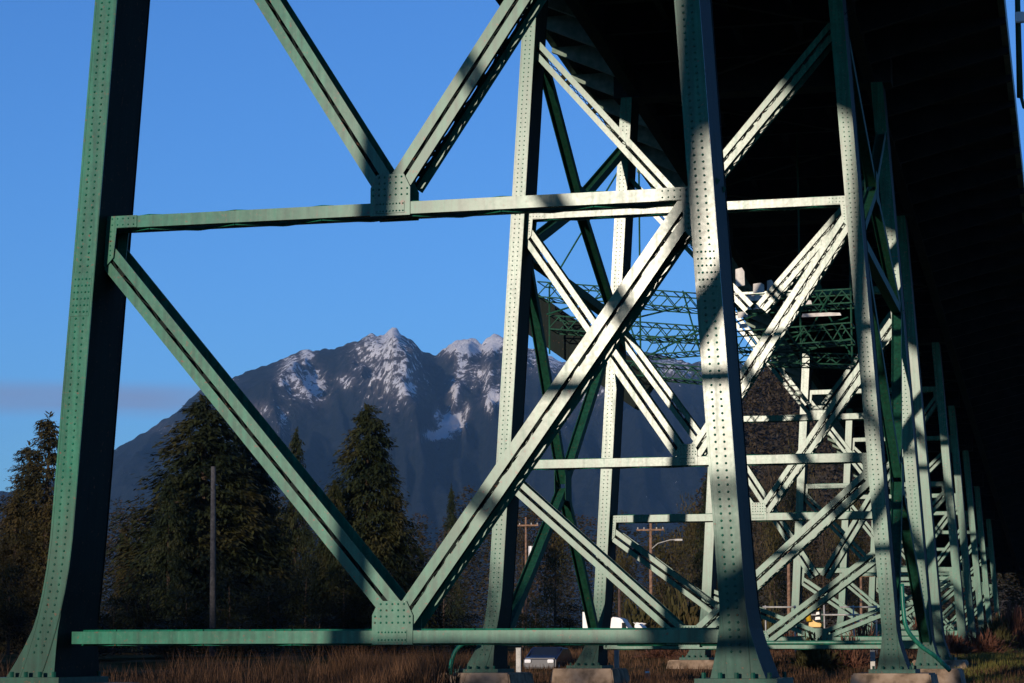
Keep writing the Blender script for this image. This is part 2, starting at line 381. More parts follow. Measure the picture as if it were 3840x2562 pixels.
ARMS = {(42.75, 0, -1): ((1244, 2006), (735, 1374)), (42.75, 0, 1): ((1609, 2179), (2112, 1449)),
        (42.75, 1, -1): ((1402, 637), (1000, 0)), (42.75, 1, 1): ((1566, 574), (1899, 57))}
NOBEAM = {(78.2, 3), (96.1, 2), (96.1, 3), (119.0, 1)}
def make_bent(root, Y, w, zb, levels, lod, strut='beam', cap=True, shoes=True):
    """levels: heights of the cross beams; V bracing rises from each beam's middle to the legs at the next level"""
    zt = deck_z(Y)-1.25
    YM = Y+0.42
    for s in (-1, 1):
        lg = obj('leg', leg_mesh(Y, w, s, zb, zt, lod), M['legpaint'], root)
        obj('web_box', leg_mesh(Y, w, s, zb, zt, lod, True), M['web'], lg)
        if shoes: obj('base_shoe', shoe_mesh(Y, w, s, zb), M['legpaint'], lg)
    hs = 0.25 if Y < 60 else 0.30
    for i, z in enumerate(levels):
        if (Y, i) in NOBEAM: continue
        bm = bmesh.new(); e = 0.2
        x0, x1 = legx(-1, w, z)+e, legx(1, w, z)-e
        if i == 0 and strut == 'pipe':
            for q in range(1):
                tube(bm, [(x0, YM+0.2, z), (x1, YM+0.2, z)], 0.075, 10)
                tube(bm, [(XC-2.6, YM+0.2, z), (XC-2.5, YM+0.2, z), (XC+2.6, YM+0.2, z)], [0.09, 0.11, 0.11], 10)
        else:
            beam(bm, (x0, z), (x1, z), YM, hs, 0.6, 0.95 if lod < 2 else 1.6)
        nm = 'bottom_strut' if i == 0 else 'cross_beam'
        cb = obj(nm, bm, M['paint'], root)
        if i < len(levels)-1 or True:
            sz = 0.84 if Y < 60 else 0.74; xg = XC+(0.1 if Y < 60 and i == 0 else 0.0)
            for bl in ((lod < 2), None):
                g = bmesh.new(); gusset(g, xg, z, YM, sz, sz*1.02, 0.6, bl, 0.16)
                obj('gusset_plate', g, M['paint'], root)
        if i > 0:
            for s in (-1, 1):
                g = bmesh.new(); xe = legx(s, w, z)-s*0.16
                pts = [(xe, z+0.13), (xe-s*0.75, z+0.13), (xe-s*0.75, z-0.12), (xe-s*0.3, z-0.12), (xe-s*0.24, z-0.75), (xe-s*0.06, z-0.95), (xe, z-0.9)]
                if s < 0: pts = pts[::-1]
                plate(g, pts, YM-0.024, YM-0.003)
                if lod < 2:
                    for q_ in range(6):
                        dome(g, Vector((xe-s*(0.08+0.12*q_), YM-0.024, z+0.07)), Vector((0, -1, 0)), 0.02, 0.02, 6); dome(g, Vector((xe-s*(0.08+0.12*q_), YM-0.024, z-0.06)), Vector((0, -1, 0)), 0.02, 0.02, 6)
                        dome(g, Vector((xe-s*0.06, YM-0.024, z-0.2-0.11*q_)), Vector((0, -1, 0)), 0.02, 0.02, 6); dome(g, Vector((xe-s*0.17, YM-0.024, z-0.2-0.1*q_)), Vector((0, -1, 0)), 0.02, 0.02, 6)
                obj('corner_plate', g, M['paint'], root)
                g = bmesh.new(); plate(g, pts, YM+0.603, YM+0.624); obj('corner_plate', g, M['paint'], root)
    for i in range(len(levels)-1):
        z0, z1 = levels[i]+0.28, levels[i+1]-0.55
        for s in (-1, 1):
            bm = bmesh.new(); wb = bmesh.new(); xe = legx(s, w, z1)-s*0.16
            A, B = (XC+s*0.26, z0), (xe, z1)
            if (Y, i, s) in ARMS:
                (xa, ya_), (xb, yb_) = ARMS[(Y, i, s)]; p, q = at(xa, ya_, YM), at(xb, yb_, YM)
                def onl(x): return (x, p.z+(q.z-p.z)*(x-p.x)/(q.x-p.x))
                A, B = onl(XC+(0.22 if s > 0 else (0.16 if i == 0 else -0.2))), onl(legx(s, w, q.z)-s*0.12)
            laced(bm, wb, A, B, YM+0.03, 0.47 if Y < 60 else 0.52, 0.86, 0.195 if Y < 60 else 0.2, batten=1.5 if lod < 2 else 2.6, back_lace=lod < 2, openweb=(s > 0 and lod < 2))
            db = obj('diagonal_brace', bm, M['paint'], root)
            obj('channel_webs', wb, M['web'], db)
    if Y < 0:      # plates added out of view to shade the top of the nearest right leg
        for s in (-1, 1):
            g = bmesh.new(); xl = legx(s, w, 23)
            pts = [(xl-s*-0.35, 21.0), (xl-s*1.0, 21.0), (xl-s*1.9, 22.6), (xl-s*1.9, 27.5), (xl-s*-0.35, 27.5)]
            if s > 0: pts = pts[::-1]
            plate(g, pts, Y-0.05, Y-0.032); obj('shade_plate', g, M['paint'], root)
    if cap:
        bm = bmesh.new()
        box(bm, legx(-1, w, zt)-0.6, legx(1, w, zt)+0.6, Y+0.1, Y+1.3, zt+0.002, zt+1.2)
        obj('cap_girder', bm, M['soffit'], root)  # takes the soffit colour, darkened for the shade under the deck

# bent 0 stands level with the camera, out of the picture to the left; its shadow falls into the picture
BENTS = [
    # Y, w, base, levels, lod, strut
    (-27.6, 7.0, -0.5, [5.0, 14.0, 23.0], 2, 'beam'),
    (8.5, 7.0, -0.5, [5.4, 10.5, 20.0], 1, 'beam'),
    (42.75, 7.0, -0.50, [0.295, 8.93, 16.6], 0, 'beam'),
    (78.2, 7.0, -0.60, [0.30, 6.66, 15.75, 22.6], 1, 'pipe'),
    (96.1, 7.0, -0.58, [0.27, 5.72, 14.5, 21.2], 1, 'beam'),
    (119.0, 6.1, -0.3, [0.6, 3.6, 12.3, 19.0], 2, 'beam'),
    (153.0, 5.6, 0.1, [1.2, 5.4, 11.1, 17.5], 2, 'beam'),
    (178.0, 5.1, 0.4, [1.4, 6.0, 12.0, 16.5], 2, 'beam'),
    (201.0, 4.9, 0.6, [1.6, 6.3, 12.0], 2, 'beam'),
    (224.0, 4.7, 0.8, [1.8, 6.5, 11.5], 2, 'beam'),
    (250.0, 4.6, 1.0, [2.0, 7.0, 11.0], 2, 'beam'),
]
labels = {
    -27.6: 'green steel bent far behind the camera under the deck',
    8.5: 'green steel bent level with the camera, left out of the picture',
    42.75: 'nearest and largest green steel bent, its two riveted legs framing the mountain view',
    119.0: 'pale steel bent just behind the paired tower, left leg hidden behind the big riveted leg',
    153.0: 'fourth steel frame from the camera, standing behind the yellow digger',
    178.0: 'fifth steel frame from the camera, narrow in the distance under the sloping deck',
    201.0: 'sixth steel frame from the camera, slim pale legs near the right side',
    224.0: 'second farthest steel frame, tiny pale legs near the right edge',
    250.0: 'farthest steel frame where the deck meets the brown hedge',
}
tower = None
def foot(x, Y, zb, label):
    """battered concrete pedestal under a leg"""
    bm = bmesh.new(); z1 = zb-0.133; z0 = gz(x, Y)-0.5
    hexa(bm, [(x-1.5, Y-1.0, z0), (x+1.5, Y-1.0, z0), (x+1.5, Y+2.9, z0), (x-1.5, Y+2.9, z0),
              (x-1.3, Y-0.8, z1), (x+1.3, Y-0.8, z1), (x+1.3, Y+2.7, z1), (x-1.3, Y+2.7, z1)])
    bmesh.ops.bevel(bm, geom=list(bm.edges), offset=0.05, segments=2, affect='EDGES')
    o = obj('concrete_footing', bm, M['concrete'])
    tag(o, label, 'concrete footing', 'concrete footings under the steel legs')
    return o
for (Y, w_, zb, lv, lod, st) in BENTS:
    if Y in labels:
        root = thing('steel_bent', labels[Y], 'bridge bent', (XC, Y, zb), 'steel bents carrying the viaduct')
    else:
        if tower is None:
            tower = thing('steel_tower', 'braced four-legged green steel tower of two bents right behind the nearest bent', 'bridge tower', (XC, 78.2, -0.6), 'steel bents carrying the viaduct')
        root = tower
    make_bent(root, Y, w_, zb, lv, lod, st)
    if Y > 0 and Y < 160:
        nm = {8.5: 'level with the camera', 42.75: 'of the nearest bent', 78.2: 'of the front frame of the braced tower', 96.1: 'of the rear frame of the braced tower',
              119.0: 'of the single bent behind the tower', 153.0: 'of the distant bent behind the yellow digger'}[Y]
        foot(legx(-1, w_, zb)-0.45, Y, zb, 'tan concrete block under the left leg '+nm)
        foot(legx(1, w_, zb), Y, zb, 'tan concrete block under the right leg '+nm)

# longitudinal bracing of the tower between Y=78 and Y=96
def lbar(X0, P, Q, X1=None, hw=0.17):
    bm = bmesh.new(); X1 = X0 if X1 is None else X1
    A = Vector((X0, P[0], P[1])); B = Vector((X1, Q[0], Q[1])); t = (B-A).normalized()
    n = t.cross(UX).normalized()
    bar(bm, A, B, n, UX, -hw, hw, -0.20, -0.17); bar(bm, A, B, n, UX, -hw, hw, 0.17, 0.20)
    bar(bm, A, B, n, UX, -0.02, 0.02, -0.169, 0.169)
    obj('longitudinal_brace', bm, M['green'], tower)
ya, yb, ym = 79.7, 96.0, 87.9
for s in (-1, 1):
    def X(z): return legx(s, 7.0, z)
    for (p, q) in [((ya, 0.5), (ym, 6.45)), ((yb, 0.4), (ym, 6.45)), ((ya, 14.4), (ym, 6.65)), ((yb, 14.2), (ym, 6.65)),
                   ((ya, 14.8), (ym, 17.9)), ((yb, 14.5), (ym, 17.9)), ((ya, 22.4), (ym, 18.1)), ((yb, 22.0), (ym, 18.1))]:
        lbar(X(p[1]), p, q, X(q[1]))
    for zz in (6.55, 18.0):
        bm = bmesh.new(); x = X(zz)
        for dx in (-0.23, 0.205):
            box(bm, x+dx, x+dx+0.022, ym-0.55, ym+0.55, zz-0.6, zz+0.6)
        obj('brace_gusset', bm, M['green'], tower)
    if True:
        bm = bmesh.new(); z = 14.5; x = X(z)
        bar(bm, (x, ya, z), (x, yb, z-0.1), UZ, UX, -0.18, 0.18, -0.18, 0.18)
        obj('longitudinal_beam', bm, M['green'], tower)

# drain pipes curving out at the feet
def pipe(pts, label, Y):
    ps = [at(x, y, YY) for x, y, YY in pts]
    q = []
    for i in range(len(ps)-1):
        p0 = ps[max(i-1, 0)]; p1 = ps[i]; p2 = ps[i+1]; p3 = ps[min(i+2, len(ps)-1)]
        for k in range(6):
            t = k/6
            q.append(0.5*((2*p1)+(p2-p0)*t+(2*p0-5*p1+4*p2-p3)*t*t+(3*p1-p0-3*p2+p3)*t**3))
    q.append(ps[-1])
    bm = bmesh.new(); tube(bm, q, 0.075, 10)
    base = q[-1]
    o = finish('drain_pipe', bm, M['paint'], None, True)
    tag(o, label, 'pipe', 'curved drain pipes at the tower feet')
pipe([(1728, 2290, 77.4), (1762, 2405, 77.3), (1722, 2425, 77.2), (1696, 2470, 77.1), (1688, 2530, 77.0)][1:], 'short curved green pipe beside the front left foot of the tower', 77)
pipe([(3382, 2190, 78.4), (3388, 2290, 78.3), (3402, 2360, 78.2), (3450, 2420, 78.0), (3505, 2460, 77.8), (3562, 2515, 77.5)], 'long pale green pipe bending outward beside the front right foot of the tower', 77)

# ------------------------------------------------------------------ deck
XL, XR = -21.8, -2.3
deck = thing('bridge_deck', 'dark road deck sloping away overhead on the steel bents, seen from beneath', 'bridge deck', (XC, 96, deck_z(96)))
def deck_sheet(bm, x0, x1, z0, z1, ys):
    rings = []
    for Y in ys:
        h = deck_z(Y)
        rings.append([bm.verts.new((x0, Y, h+z0)), bm.verts.new((x1, Y, h+z0)), bm.verts.new((x1, Y, h+z1)), bm.verts.new((x0, Y, h+z1))])
    for a, b in zip(rings, rings[1:]):
        for i in range(4): bm.faces.new((a[i], a[(i+1) % 4], b[(i+1) % 4], b[i]))
    bm.faces.new(rings[0][::-1]); bm.faces.new(rings[-1])
ys = [-80, -40, 0, 40, 90, 120, 160, 200, 240, 290, 330]
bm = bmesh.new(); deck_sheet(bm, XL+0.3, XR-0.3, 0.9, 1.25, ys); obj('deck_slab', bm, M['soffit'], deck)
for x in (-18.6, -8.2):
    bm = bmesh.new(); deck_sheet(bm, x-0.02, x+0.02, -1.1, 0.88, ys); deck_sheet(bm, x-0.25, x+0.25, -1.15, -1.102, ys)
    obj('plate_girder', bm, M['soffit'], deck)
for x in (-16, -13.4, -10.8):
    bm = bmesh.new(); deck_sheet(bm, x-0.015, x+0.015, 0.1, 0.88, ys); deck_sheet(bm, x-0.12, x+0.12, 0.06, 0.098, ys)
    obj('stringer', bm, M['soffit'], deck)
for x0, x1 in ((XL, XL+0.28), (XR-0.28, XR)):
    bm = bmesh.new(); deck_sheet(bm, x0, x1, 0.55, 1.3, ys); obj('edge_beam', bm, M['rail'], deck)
bm = bmesh.new(); deck_sheet(bm, XL+0.02, XL+0.24, -0.75, 0.548, [31, 50, 70, 85]); obj('shade_fascia', bm, M['soffit'], deck)  # deeper fascia added out of view to shade the far right legs
for x in (XL+0.1, XR-0.1):
    bm = bmesh.new()
    for z in (2.0, 2.4): deck_sheet(bm, x-0.03, x+0.03, z, z+0.05, ys)
    for k in range(180):
        Y = -78+2.2*k; h = deck_z(Y); box(bm, x-0.03, x+0.03, Y, Y+0.06, h+1.3, h+1.998)
    obj('railing', bm, M['rail'], deck)
k = 0
Y = -62.0
while Y < 300:
    h = deck_z(Y)
    bm = bmesh.new()
    plate(bm, [(-18.57, h-0.4), (-8.23, h-0.4), (-8.23, h+0.86), (-18.57, h+0.86)], Y-0.012, Y+0.012)
    box(bm, -18.3, -8.5, Y-0.15, Y+0.15, h-0.44, h-0.402)
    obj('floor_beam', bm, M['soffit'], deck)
    for s, xo, xi in ((-1, XL+0.02, -18.63), (1, XR-0.02, -8.17)):
        bm = bmesh.new()
        pts = [(xi, h-1.1), (xo, h+0.30), (xo, h+0.54), (xi, h+0.54)]
        if s > 0: pts = pts[::-1]
        plate(bm, pts, Y-0.012, Y+0.012)
        n = Vector((xo-xi, 0, 1.4)).normalized()
        bar(bm, (xi, Y, h-1.1), (xo, Y, h+0.3), UY, Vector((-n.z, 0, n.x)), -0.14, 0.14, -0.035, -0.003)
        obj('sidewalk_bracket', bm, M['rail'] if s < 0 else M['soffit'], deck)  # right brackets get the dark soffit colour for their shade
    Y += 3.9 if 60 < Y < 215 else 7.8
# lateral bracing under the deck (one zigzag between the two girders)
bm = bmesh.new(); Y = 50; s = 1
while Y < 240:
    a = Vector((-18.3 if s > 0 else -8.5, Y, deck_z(Y)-0.75)); b = Vector((-8.5 if s > 0 else -18.3, Y+8, deck_z(Y+8)-0.75))
    t = (b-a).normalized(); bar(bm, a, b, t.cross(UZ).normalized(), UZ, -0.12, 0.12, -0.06, 0.06); Y += 8; s = -s
obj('lateral_bracing', bm, M['soffit'], deck)

# lamp post fixed outside the right edge of the deck
lp = at(3822, 330, 92)
lt = thing('lamp_post', 'teal lamp post with a white box outside the right edge of the deck', 'lamp post', (lp.x+0.02, 92, lp.z))
bm = bmesh.new(); tube(bm, [(lp.x+0.02, 92, lp.z-0.4), (lp.x+0.05, 92, lp.z+4), (lp.x+0.08, 92, lp.z+9)], [0.13, 0.11, 0.07], 10); obj('pole', bm, M['green'], lt, True)
q = at(3822, 72, 92)
bm = bmesh.new(); box(bm, q.x-0.16, q.x+0.22, 91.65, 91.88, q.z-0.22, q.z+0.22); bmesh.ops.bevel(bm, geom=list(bm.edges), offset=0.03, segments=2, affect='EDGES'); obj('junction_box', bm, M['white'], lt)
q = at(3822, 430, 92)
bm = bmesh.new(); tube(bm, [(lp.x+0.05, 92, lp.z-0.3), (q.x+0.2, 91.6, q.z+0.2), (q.x+0.55, 91.2, q.z-0.1)], 0.07, 8); obj('bracket', bm, M['green'], lt, True)
bm = bmesh.new(); tube(bm, [(lp.x+0.08, 92, lp.z+8.9), (lp.x-0.6, 92, lp.z+9.5), (lp.x-1.7, 92, lp.z+9.6)], 0.045, 8); box(bm, lp.x-2.2, lp.x-1.6, 91.85, 92.15, lp.z+9.5, lp.z+9.66); obj('lamp_arm', bm, M['galv'], lt)

# ------------------------------------------------------------------ hanging lattice platforms
def lattice(bm, P, Q, h, n, dep=1.6, th=0.045):
    """box lattice truss from P to Q, h tall, dep deep along Y"""
    P = Vector(P); Q = Vector(Q)
    t = (Q-P)/n
    def rod(a, b, r=th):
        tt = (b-a).normalized(); s = tt.cross(UY)
        s = s.normalized() if s.length > 1e-3 else UX
        u = tt.cross(s).normalized(); bar(bm, a, b, s, u, -r, r, -r, r)
    for dy in (0, dep):
        o = UY*dy
        rod(P+o, Q+o, th*1.3); rod(P+o+UZ*h, Q+o+UZ*h, th*1.3)
        for i in range(n):
            a = P+o+t*i; b = P+o+t*(i+1)
            if i % 2: rod(a+UZ*(h-0.05), b+UZ*0.05)
            else: rod(a+UZ*0.05, b+UZ*(h-0.05))
    for i in range(n+1):
        a = P+t*i; rod(a+UY*0.06, a+UY*(dep-0.06), th*0.8); rod(a+UZ*h+UY*0.06, a+UZ*h+UY*(dep-0.06), th*0.8)
    for i in range(n):
        a = P+t*i; b = P+t*(i+1)
        rod(a+UY*0.1, b+UY*(dep-0.1), th*0.7)
pf = thing('hanging_platform', 'deep green lattice maintenance platform slung crosswise under the deck', 'platform', (-18, 108, 15.5))
YP = 108
rows = [((2015, 1075), (2710, 1135), 1.0, 16), ((2060, 1200), (2700, 1235), 0.9, 18), ((2420, 1290), (3200, 1240), 1.1, 22), ((2340, 1370), (2760, 1395), 0.9, 12),
        ((2690, 1130), (3200, 1110), 0.9, 14), ((2770, 1330), (3200, 1330), 0.7, 12)]
for i, (a, b, h, n) in enumerate(rows):
    bm = bmesh.new(); p = at(*a, YP+0.4*i); q = at(*b, YP+0.4*i)
    lattice(bm, p-UZ*h*0.5, q-UZ*h*0.5+UY*(1.2 if i % 2 else -0.8), h*0.75, n, 1.8, 0.024); obj('lattice_truss', bm, M['green'], pf)
for x, y in ((2060, 1075), (2400, 1100), (2690, 1120), (3000, 1110), (3190, 1100)):
    bm = bmesh.new(); p = at(x, y, YP+1)
    zt = deck_z(p.y)-0.6; xx = max(p.x, -21.0)
    tube(bm, [p-UZ*3.4, p, (xx, p.y, zt+1.1)], 0.05, 6); obj('hanger', bm, M['green'], pf)
for (xa, y0_, xb, y1_, dy) in ((2050, 1180, 2330, 1090, 0), (2250, 1225, 2560, 1150, 1), (2440, 1330, 2720, 1190, 0.4), (2700, 1230, 3010, 1120, 1.3), (2850, 1310, 3180, 1190, 0.2), (3060, 1100, 3190, 1330, 0.8), (3120, 1090, 3010, 1290, 0.5), (2330, 1120, 2420, 1390, 1.2), (2560, 1090, 2640, 1370, 0.3), (2900, 1350, 3190, 1270, 1.5)):
    bm = bmesh.new(); tube(bm, [at(xa, y0_, YP+dy), at(xb, y1_, YP+dy+0.9)], 0.045, 6); obj('tie_rod', bm, M['green'], pf)
for (x, y, ww, hh) in ((2775, 1040, 0.45, 0.95), (2845, 1080, 0.55, 0.5), (2888, 1070, 0.3, 0.55), (2820, 1118, 1.3, 0.3), (2830, 1152, 1.2, 0.22), (2785, 1180, 0.5, 0.3), (2788, 1222, 0.4, 0.22), (2990, 1135, 1.4, 0.25), (3080, 1180, 1.9, 0.18)):
    p = at(x, y, YP-0.3); v = [(p.x-ww*.5, p.z-hh*.5), (p.x+ww*.5, p.z-hh*.42), (p.x+ww*.47, p.z+hh*.3), (p.x+ww*.2, p.z+hh*.5), (p.x-ww*.48, p.z+hh*.42)]
    bm = bmesh.new(); plate(bm, v, YP-0.3, YP-0.24); obj('white_sheeting', bm, M['sheet'], pf)
bm = bmesh.new()
a = at(1980, 1165, YP+3); b = at(2420, 1470, YP+3)
t = (b-a).normalized(); n = Vector((-t.z, 0, t.x)); bar(bm, a, b, n, UY, -1.0, 1.0, 0, 1.2)
obj('dark_panel', bm, M['web'], pf)  # broad dark slanting panel at the left end of the platform
# ------------------------------------------------------------------ trees
def fan(bm, p, d, ln, wd, droop=0.3):
    """one needled spray: a small bent leaf-sized strip"""
    s = d.cross(UZ)
    s = s.normalized() if s.length > 1e-3 else UX
    s = (s+UZ*random.uniform(-0.6, 0.6)).normalized()
    a = bm.verts.new(p); b = bm.verts.new(p+d*ln*0.5+s*wd*0.5-UZ*droop*ln*0.15); c = bm.verts.new(p+d*ln-UZ*droop*ln*0.5); e = bm.verts.new(p+d*ln*0.5-s*wd*0.5-UZ*droop*ln*0.2)
    bm.faces.new((a, b, c)); bm.faces.new((a, c, e))
def conifer_mesh(h, r, n_lvl, seed, sparse=0.0, up_=0.15, ragged=0.3, cols=1.0, top=0.0):
    rnd = random.Random(seed); bm = bmesh.new()
    for i in range(n_lvl):
        f = (i+rnd.random())/n_lvl                # 0 bottom ..1 top
        z = h*(0.06+0.94*f)
        rr = r*((1-f)**0.75*(1-top)+top*(1-f**3))*(1+0.1*math.sin(f*23+seed))
        nb = max(4, int(13*(0.4+0.6*(1-f))))
        for k in range(nb):
            if rnd.random() < sparse: continue
            a = rnd.uniform(0, 6.283); ln = max(0.25, rr*rnd.uniform(1-ragged, 1+ragged*0.5))
            d = Vector((math.cos(a), math.sin(a), rnd.uniform(-0.35, 0.15)+up_*f))
            m = max(3, int(ln*6.5*cols))
            for j in range(m):
                t = (j+0.7)/m
                p = Vector((0, 0, z))+d*ln*t-UZ*0.12*ln*t*t
                for q in range(2 if t > 0.4 else 1):
                    dd = Vector((math.cos(a+rnd.uniform(-1.1, 1.1)), math.sin(a+rnd.uniform(-1.1, 1.1)), rnd.uniform(-0.7, 0.35))).normalized()
                    random.seed(rnd.random())
                    fan(bm, p+Vector((rnd.uniform(-.1, .1), rnd.uniform(-.1, .1), rnd.uniform(-.15, .15))), dd, rnd.uniform(0.22, 0.5)*(0.6+0.4*(1-f)), rnd.uniform(0.08, 0.19), 0.6)
    for k in range(14):
        random.seed(seed+k); a = rnd.uniform(0, 6.28)
        fan(bm, Vector((0, 0, h*(0.965+0.03*rnd.random()))), Vector((math.cos(a)*0.35, math.sin(a)*0.35, 1)).normalized(), 0.55, 0.14, 0)
    me = bpy.data.meshes.new('crown'); bm.to_mesh(me); bm.free(); return me
def cone_mesh(h, r, nclump, per, power, seed, low=0.04, rag=0.25, sz=1.0):
    """dense conifer: many drooping clumps of small sprays set over a ragged cone"""
    rnd = random.Random(seed); bm = bmesh.new()
    for k in range(nclump):
        f = low+(1-low)*(1-math.sqrt(rnd.random()))**0.9 if rnd.random() < 0.75 else rnd.uniform(low, 0.97)
        a = rnd.uniform(0, 6.283)
        R_ = r*((1-f)**power)*(1+0.22*noise.noise(Vector((math.cos(a)*1.3, math.sin(a)*1.3, f*6+seed))))
        q = R_*rnd.uniform(0.45, 1.0+rag*rnd.random()); c = Vector((math.cos(a)*q, math.sin(a)*q, h*f))
        L_ = (0.28+0.4*(1-f))*sz
        out_ = Vector((math.cos(a), math.sin(a), -0.35))
        for j in range(per):
            t = rnd.uniform(-1, 1); p = c+out_*(t*L_*0.9)+Vector((rnd.gauss(0, 1), rnd.gauss(0, 1), rnd.gauss(0, 0.6)))*L_*0.28
            d = (Vector((math.cos(a+rnd.uniform(-1, 1)), math.sin(a+rnd.uniform(-1, 1)), rnd.uniform(-0.8, 0.3)))).normalized()
            random.seed(rnd.random()); fan(bm, p, d, rnd.uniform(0.13, 0.3)*sz, rnd.uniform(0.05, 0.12)*sz, 0.6)
    for k in range(40):
        a = rnd.uniform(0, 6.28); random.seed(k+seed)
        fan(bm, Vector((rnd.uniform(-.04, .04), rnd.uniform(-.04, .04), h*(0.9+0.09*rnd.random()))), Vector((math.cos(a)*0.7, math.sin(a)*0.7, 0.6)).normalized(), 0.28, 0.09, 0)
    me = bpy.data.meshes.new('crown'); bm.to_mesh(me); bm.free(); return me
def trunk_mesh(h, r, limbs, seed):
    rnd = random.Random(seed); bm = bmesh.new()
    tube(bm, [(0, 0, -1.5), (0, 0, h*0.3), (0.05, 0.03, h*0.65), (0, 0, h*0.96)], [r, r*0.8, r*0.5, r*0.08], 8)
    for k in range(limbs):
        f = 0.12+0.75*k/limbs; a = rnd.uniform(0, 6.28); ln = h*0.13*(1-f)+0.5
        p = Vector((0, 0, h*f)); d = Vector((math.cos(a), math.sin(a), 0.05))
        tube(bm, [p, p+d*ln], [r*0.22, r*0.05], 5)
    me = bpy.data.meshes.new('trunk'); bm.to_mesh(me); bm.free(); return me
def broad_mesh(h, r, seed, n=2600, low=0.35):
    """bare or half-bare broadleaf crown: clusters of twig-sized faces spread through a lobed volume"""
    rnd = random.Random(seed); bm = bmesh.new(); lobes = []
    for k in range(9):
        a = rnd.uniform(0, 6.28); q = rnd.uniform(0, 0.6)*r
        lobes.append((Vector((math.cos(a)*q, math.sin(a)*q, h*rnd.uniform(low, 0.86))), r*rnd.uniform(0.3, 0.55)))
    for i in range(n):
        c, lr = rnd.choice(lobes); v = Vector((rnd.gauss(0, 1), rnd.gauss(0, 1), rnd.gauss(0, 1))).normalized()*lr*rnd.random()**0.45
        v.z *= 1.25; random.seed(rnd.random())
        d = (v.normalized()+Vector((0, 0, 0.5))+Vector((rnd.uniform(-.5, .5), rnd.uniform(-.5, .5), rnd.uniform(-.3, .5)))).normalized()
        fan(bm, c+v, d, rnd.uniform(0.2, 0.5), rnd.uniform(0.05, 0.16), 0.1)
    me = bpy.data.meshes.new('crown'); bm.to_mesh(me); bm.free(); return me
KIND = {
    'cedar': (cone_mesh(10, 2.6, 1150, 34, 0.66, 3), trunk_mesh(10, 0.22, 6, 1), 'cedar'),
    'fir': (cone_mesh(10, 2.3, 620, 30, 0.85, 11, 0.05, 0.5), trunk_mesh(10, 0.18, 14, 2), 'fir'),
    'rusty': (cone_mesh(10, 1.25, 900, 26, 0.5, 21, 0.02, 0.35, 0.75), trunk_mesh(10, 0.16, 5, 3), 'rusty'),
    'dense': (broad_mesh(10, 3.4, 31, 5200, 0.02), trunk_mesh(8, 0.16, 6, 7), 'darkbush'),
    'olive': (broad_mesh(10, 3.0, 5, 3200), trunk_mesh(9, 0.16, 10, 4), 'olive'),
    'twig': (broad_mesh(10, 2.6, 9, 1900), trunk_mesh(9, 0.14, 14, 5), 'twig'),
}
def tree(kind, x, ytop, Y, wpx, label, group='trees beyond the bridge', name=None, zs=1.0, mname=None):
    """x, ytop: where the tip stands in the photo; wpx: width of the crown there, in photo pixels"""
    p = at(x, ytop, Y); g = gz(p.x, Y); h = p.z-g
    cm, tm, mt = KIND[kind]
    nat = {'dense': 3.4, 'cedar': 2.6, 'fir': 2.3, 'rusty': 1.25, 'olive': 2.6, 'twig': 2.3}[kind]
    sxy = (wpx*Y/8473/2)/nat
    t = thing(name or ('conifer_tree' if kind in ('cedar', 'fir', 'rusty') else 'broadleaf_tree'), label, 'tree', (p.x, Y, g), group)
    t.rotation_euler = (0, 0, random.Random(int(x*7+Y)).uniform(0, 6.28)); 
    for nm, me, m in (('crown', cm, M[mname or mt]), ('trunk', tm, M['bark'])):
        if not me.materials: me.materials.append(m)
        o = bpy.data.objects.new(nm, me); C.objects.link(o); o.parent = t; o.scale = (sxy, sxy, h/10)
        if mname and nm == 'crown':
            o.material_slots[0].link = 'OBJECT'; o.material_slots[0].material = m
    return t
tree('rusty', 188, 1545, 185, 290, 'rust-brown conifer just left of the big left leg, tallest there')
tree('rusty', 112, 1655, 200, 250, 'shorter rust-brown conifer second from the left edge')
tree('rusty', 60, 1840, 170, 180, 'low browned conifer nearest the left edge')
tree('cedar', 765, 1482, 185, 700, 'broad dark cedar behind the grey utility pole, the widest crown')
tree('cedar', 930, 1590, 195, 420, 'dark cedar pressed against the right side of the broad cedar')
tree('fir', 640, 1760, 178, 260, 'lower dark fir in front of the broad cedar, left flank')
tree('fir', 1112, 1600, 190, 210, 'drooping spiky fir left of the cone-shaped cedar')
tree('cedar', 1378, 1515, 180, 460, 'cone-shaped olive cedar standing alone against the dark mountain foot')
tree('cedar', 1252, 1800, 176, 200, 'small rounded cedar at the left foot of the cone-shaped one')
tree('cedar', 1475, 1850, 186, 170, 'small cedar at the right foot of the cone-shaped one')
tree('fir', 1693, 1815, 260, 110, 'small distant fir left of the tower, tip above the tree line')
tree('rusty', 470, 1960, 210, 90, 'slim rust-brown conifer just right of the big left leg')
tree('twig', 505, 2000, 195, 110, 'reddish bare tree right of the big left leg')
tree('twig', 1580, 2010, 235, 190, 'orange-brown bare tree left of the rising brace')
tree('twig', 1665, 1950, 250, 140, 'second orange-brown bare tree behind the rising brace')
tree('olive', 2080, 1960, 215, 200, 'olive tree between the two left tower legs')
tree('twig', 1960, 1905, 235, 160, 'reddish bare tree right behind the tower front left leg')
tree('olive', 2480, 1990, 205, 220, 'olive tree behind the tall orange-brown pole')
tree('fir', 2655, 1760, 215, 150, 'tall olive fir touching the left edge of the big riveted leg')
tree('olive', 2590, 1880, 225, 170, 'olive broadleaf tree left of the tall olive fir')
tree('olive', 2330, 2060, 190, 160, 'olive tree low behind the rear left tower leg')
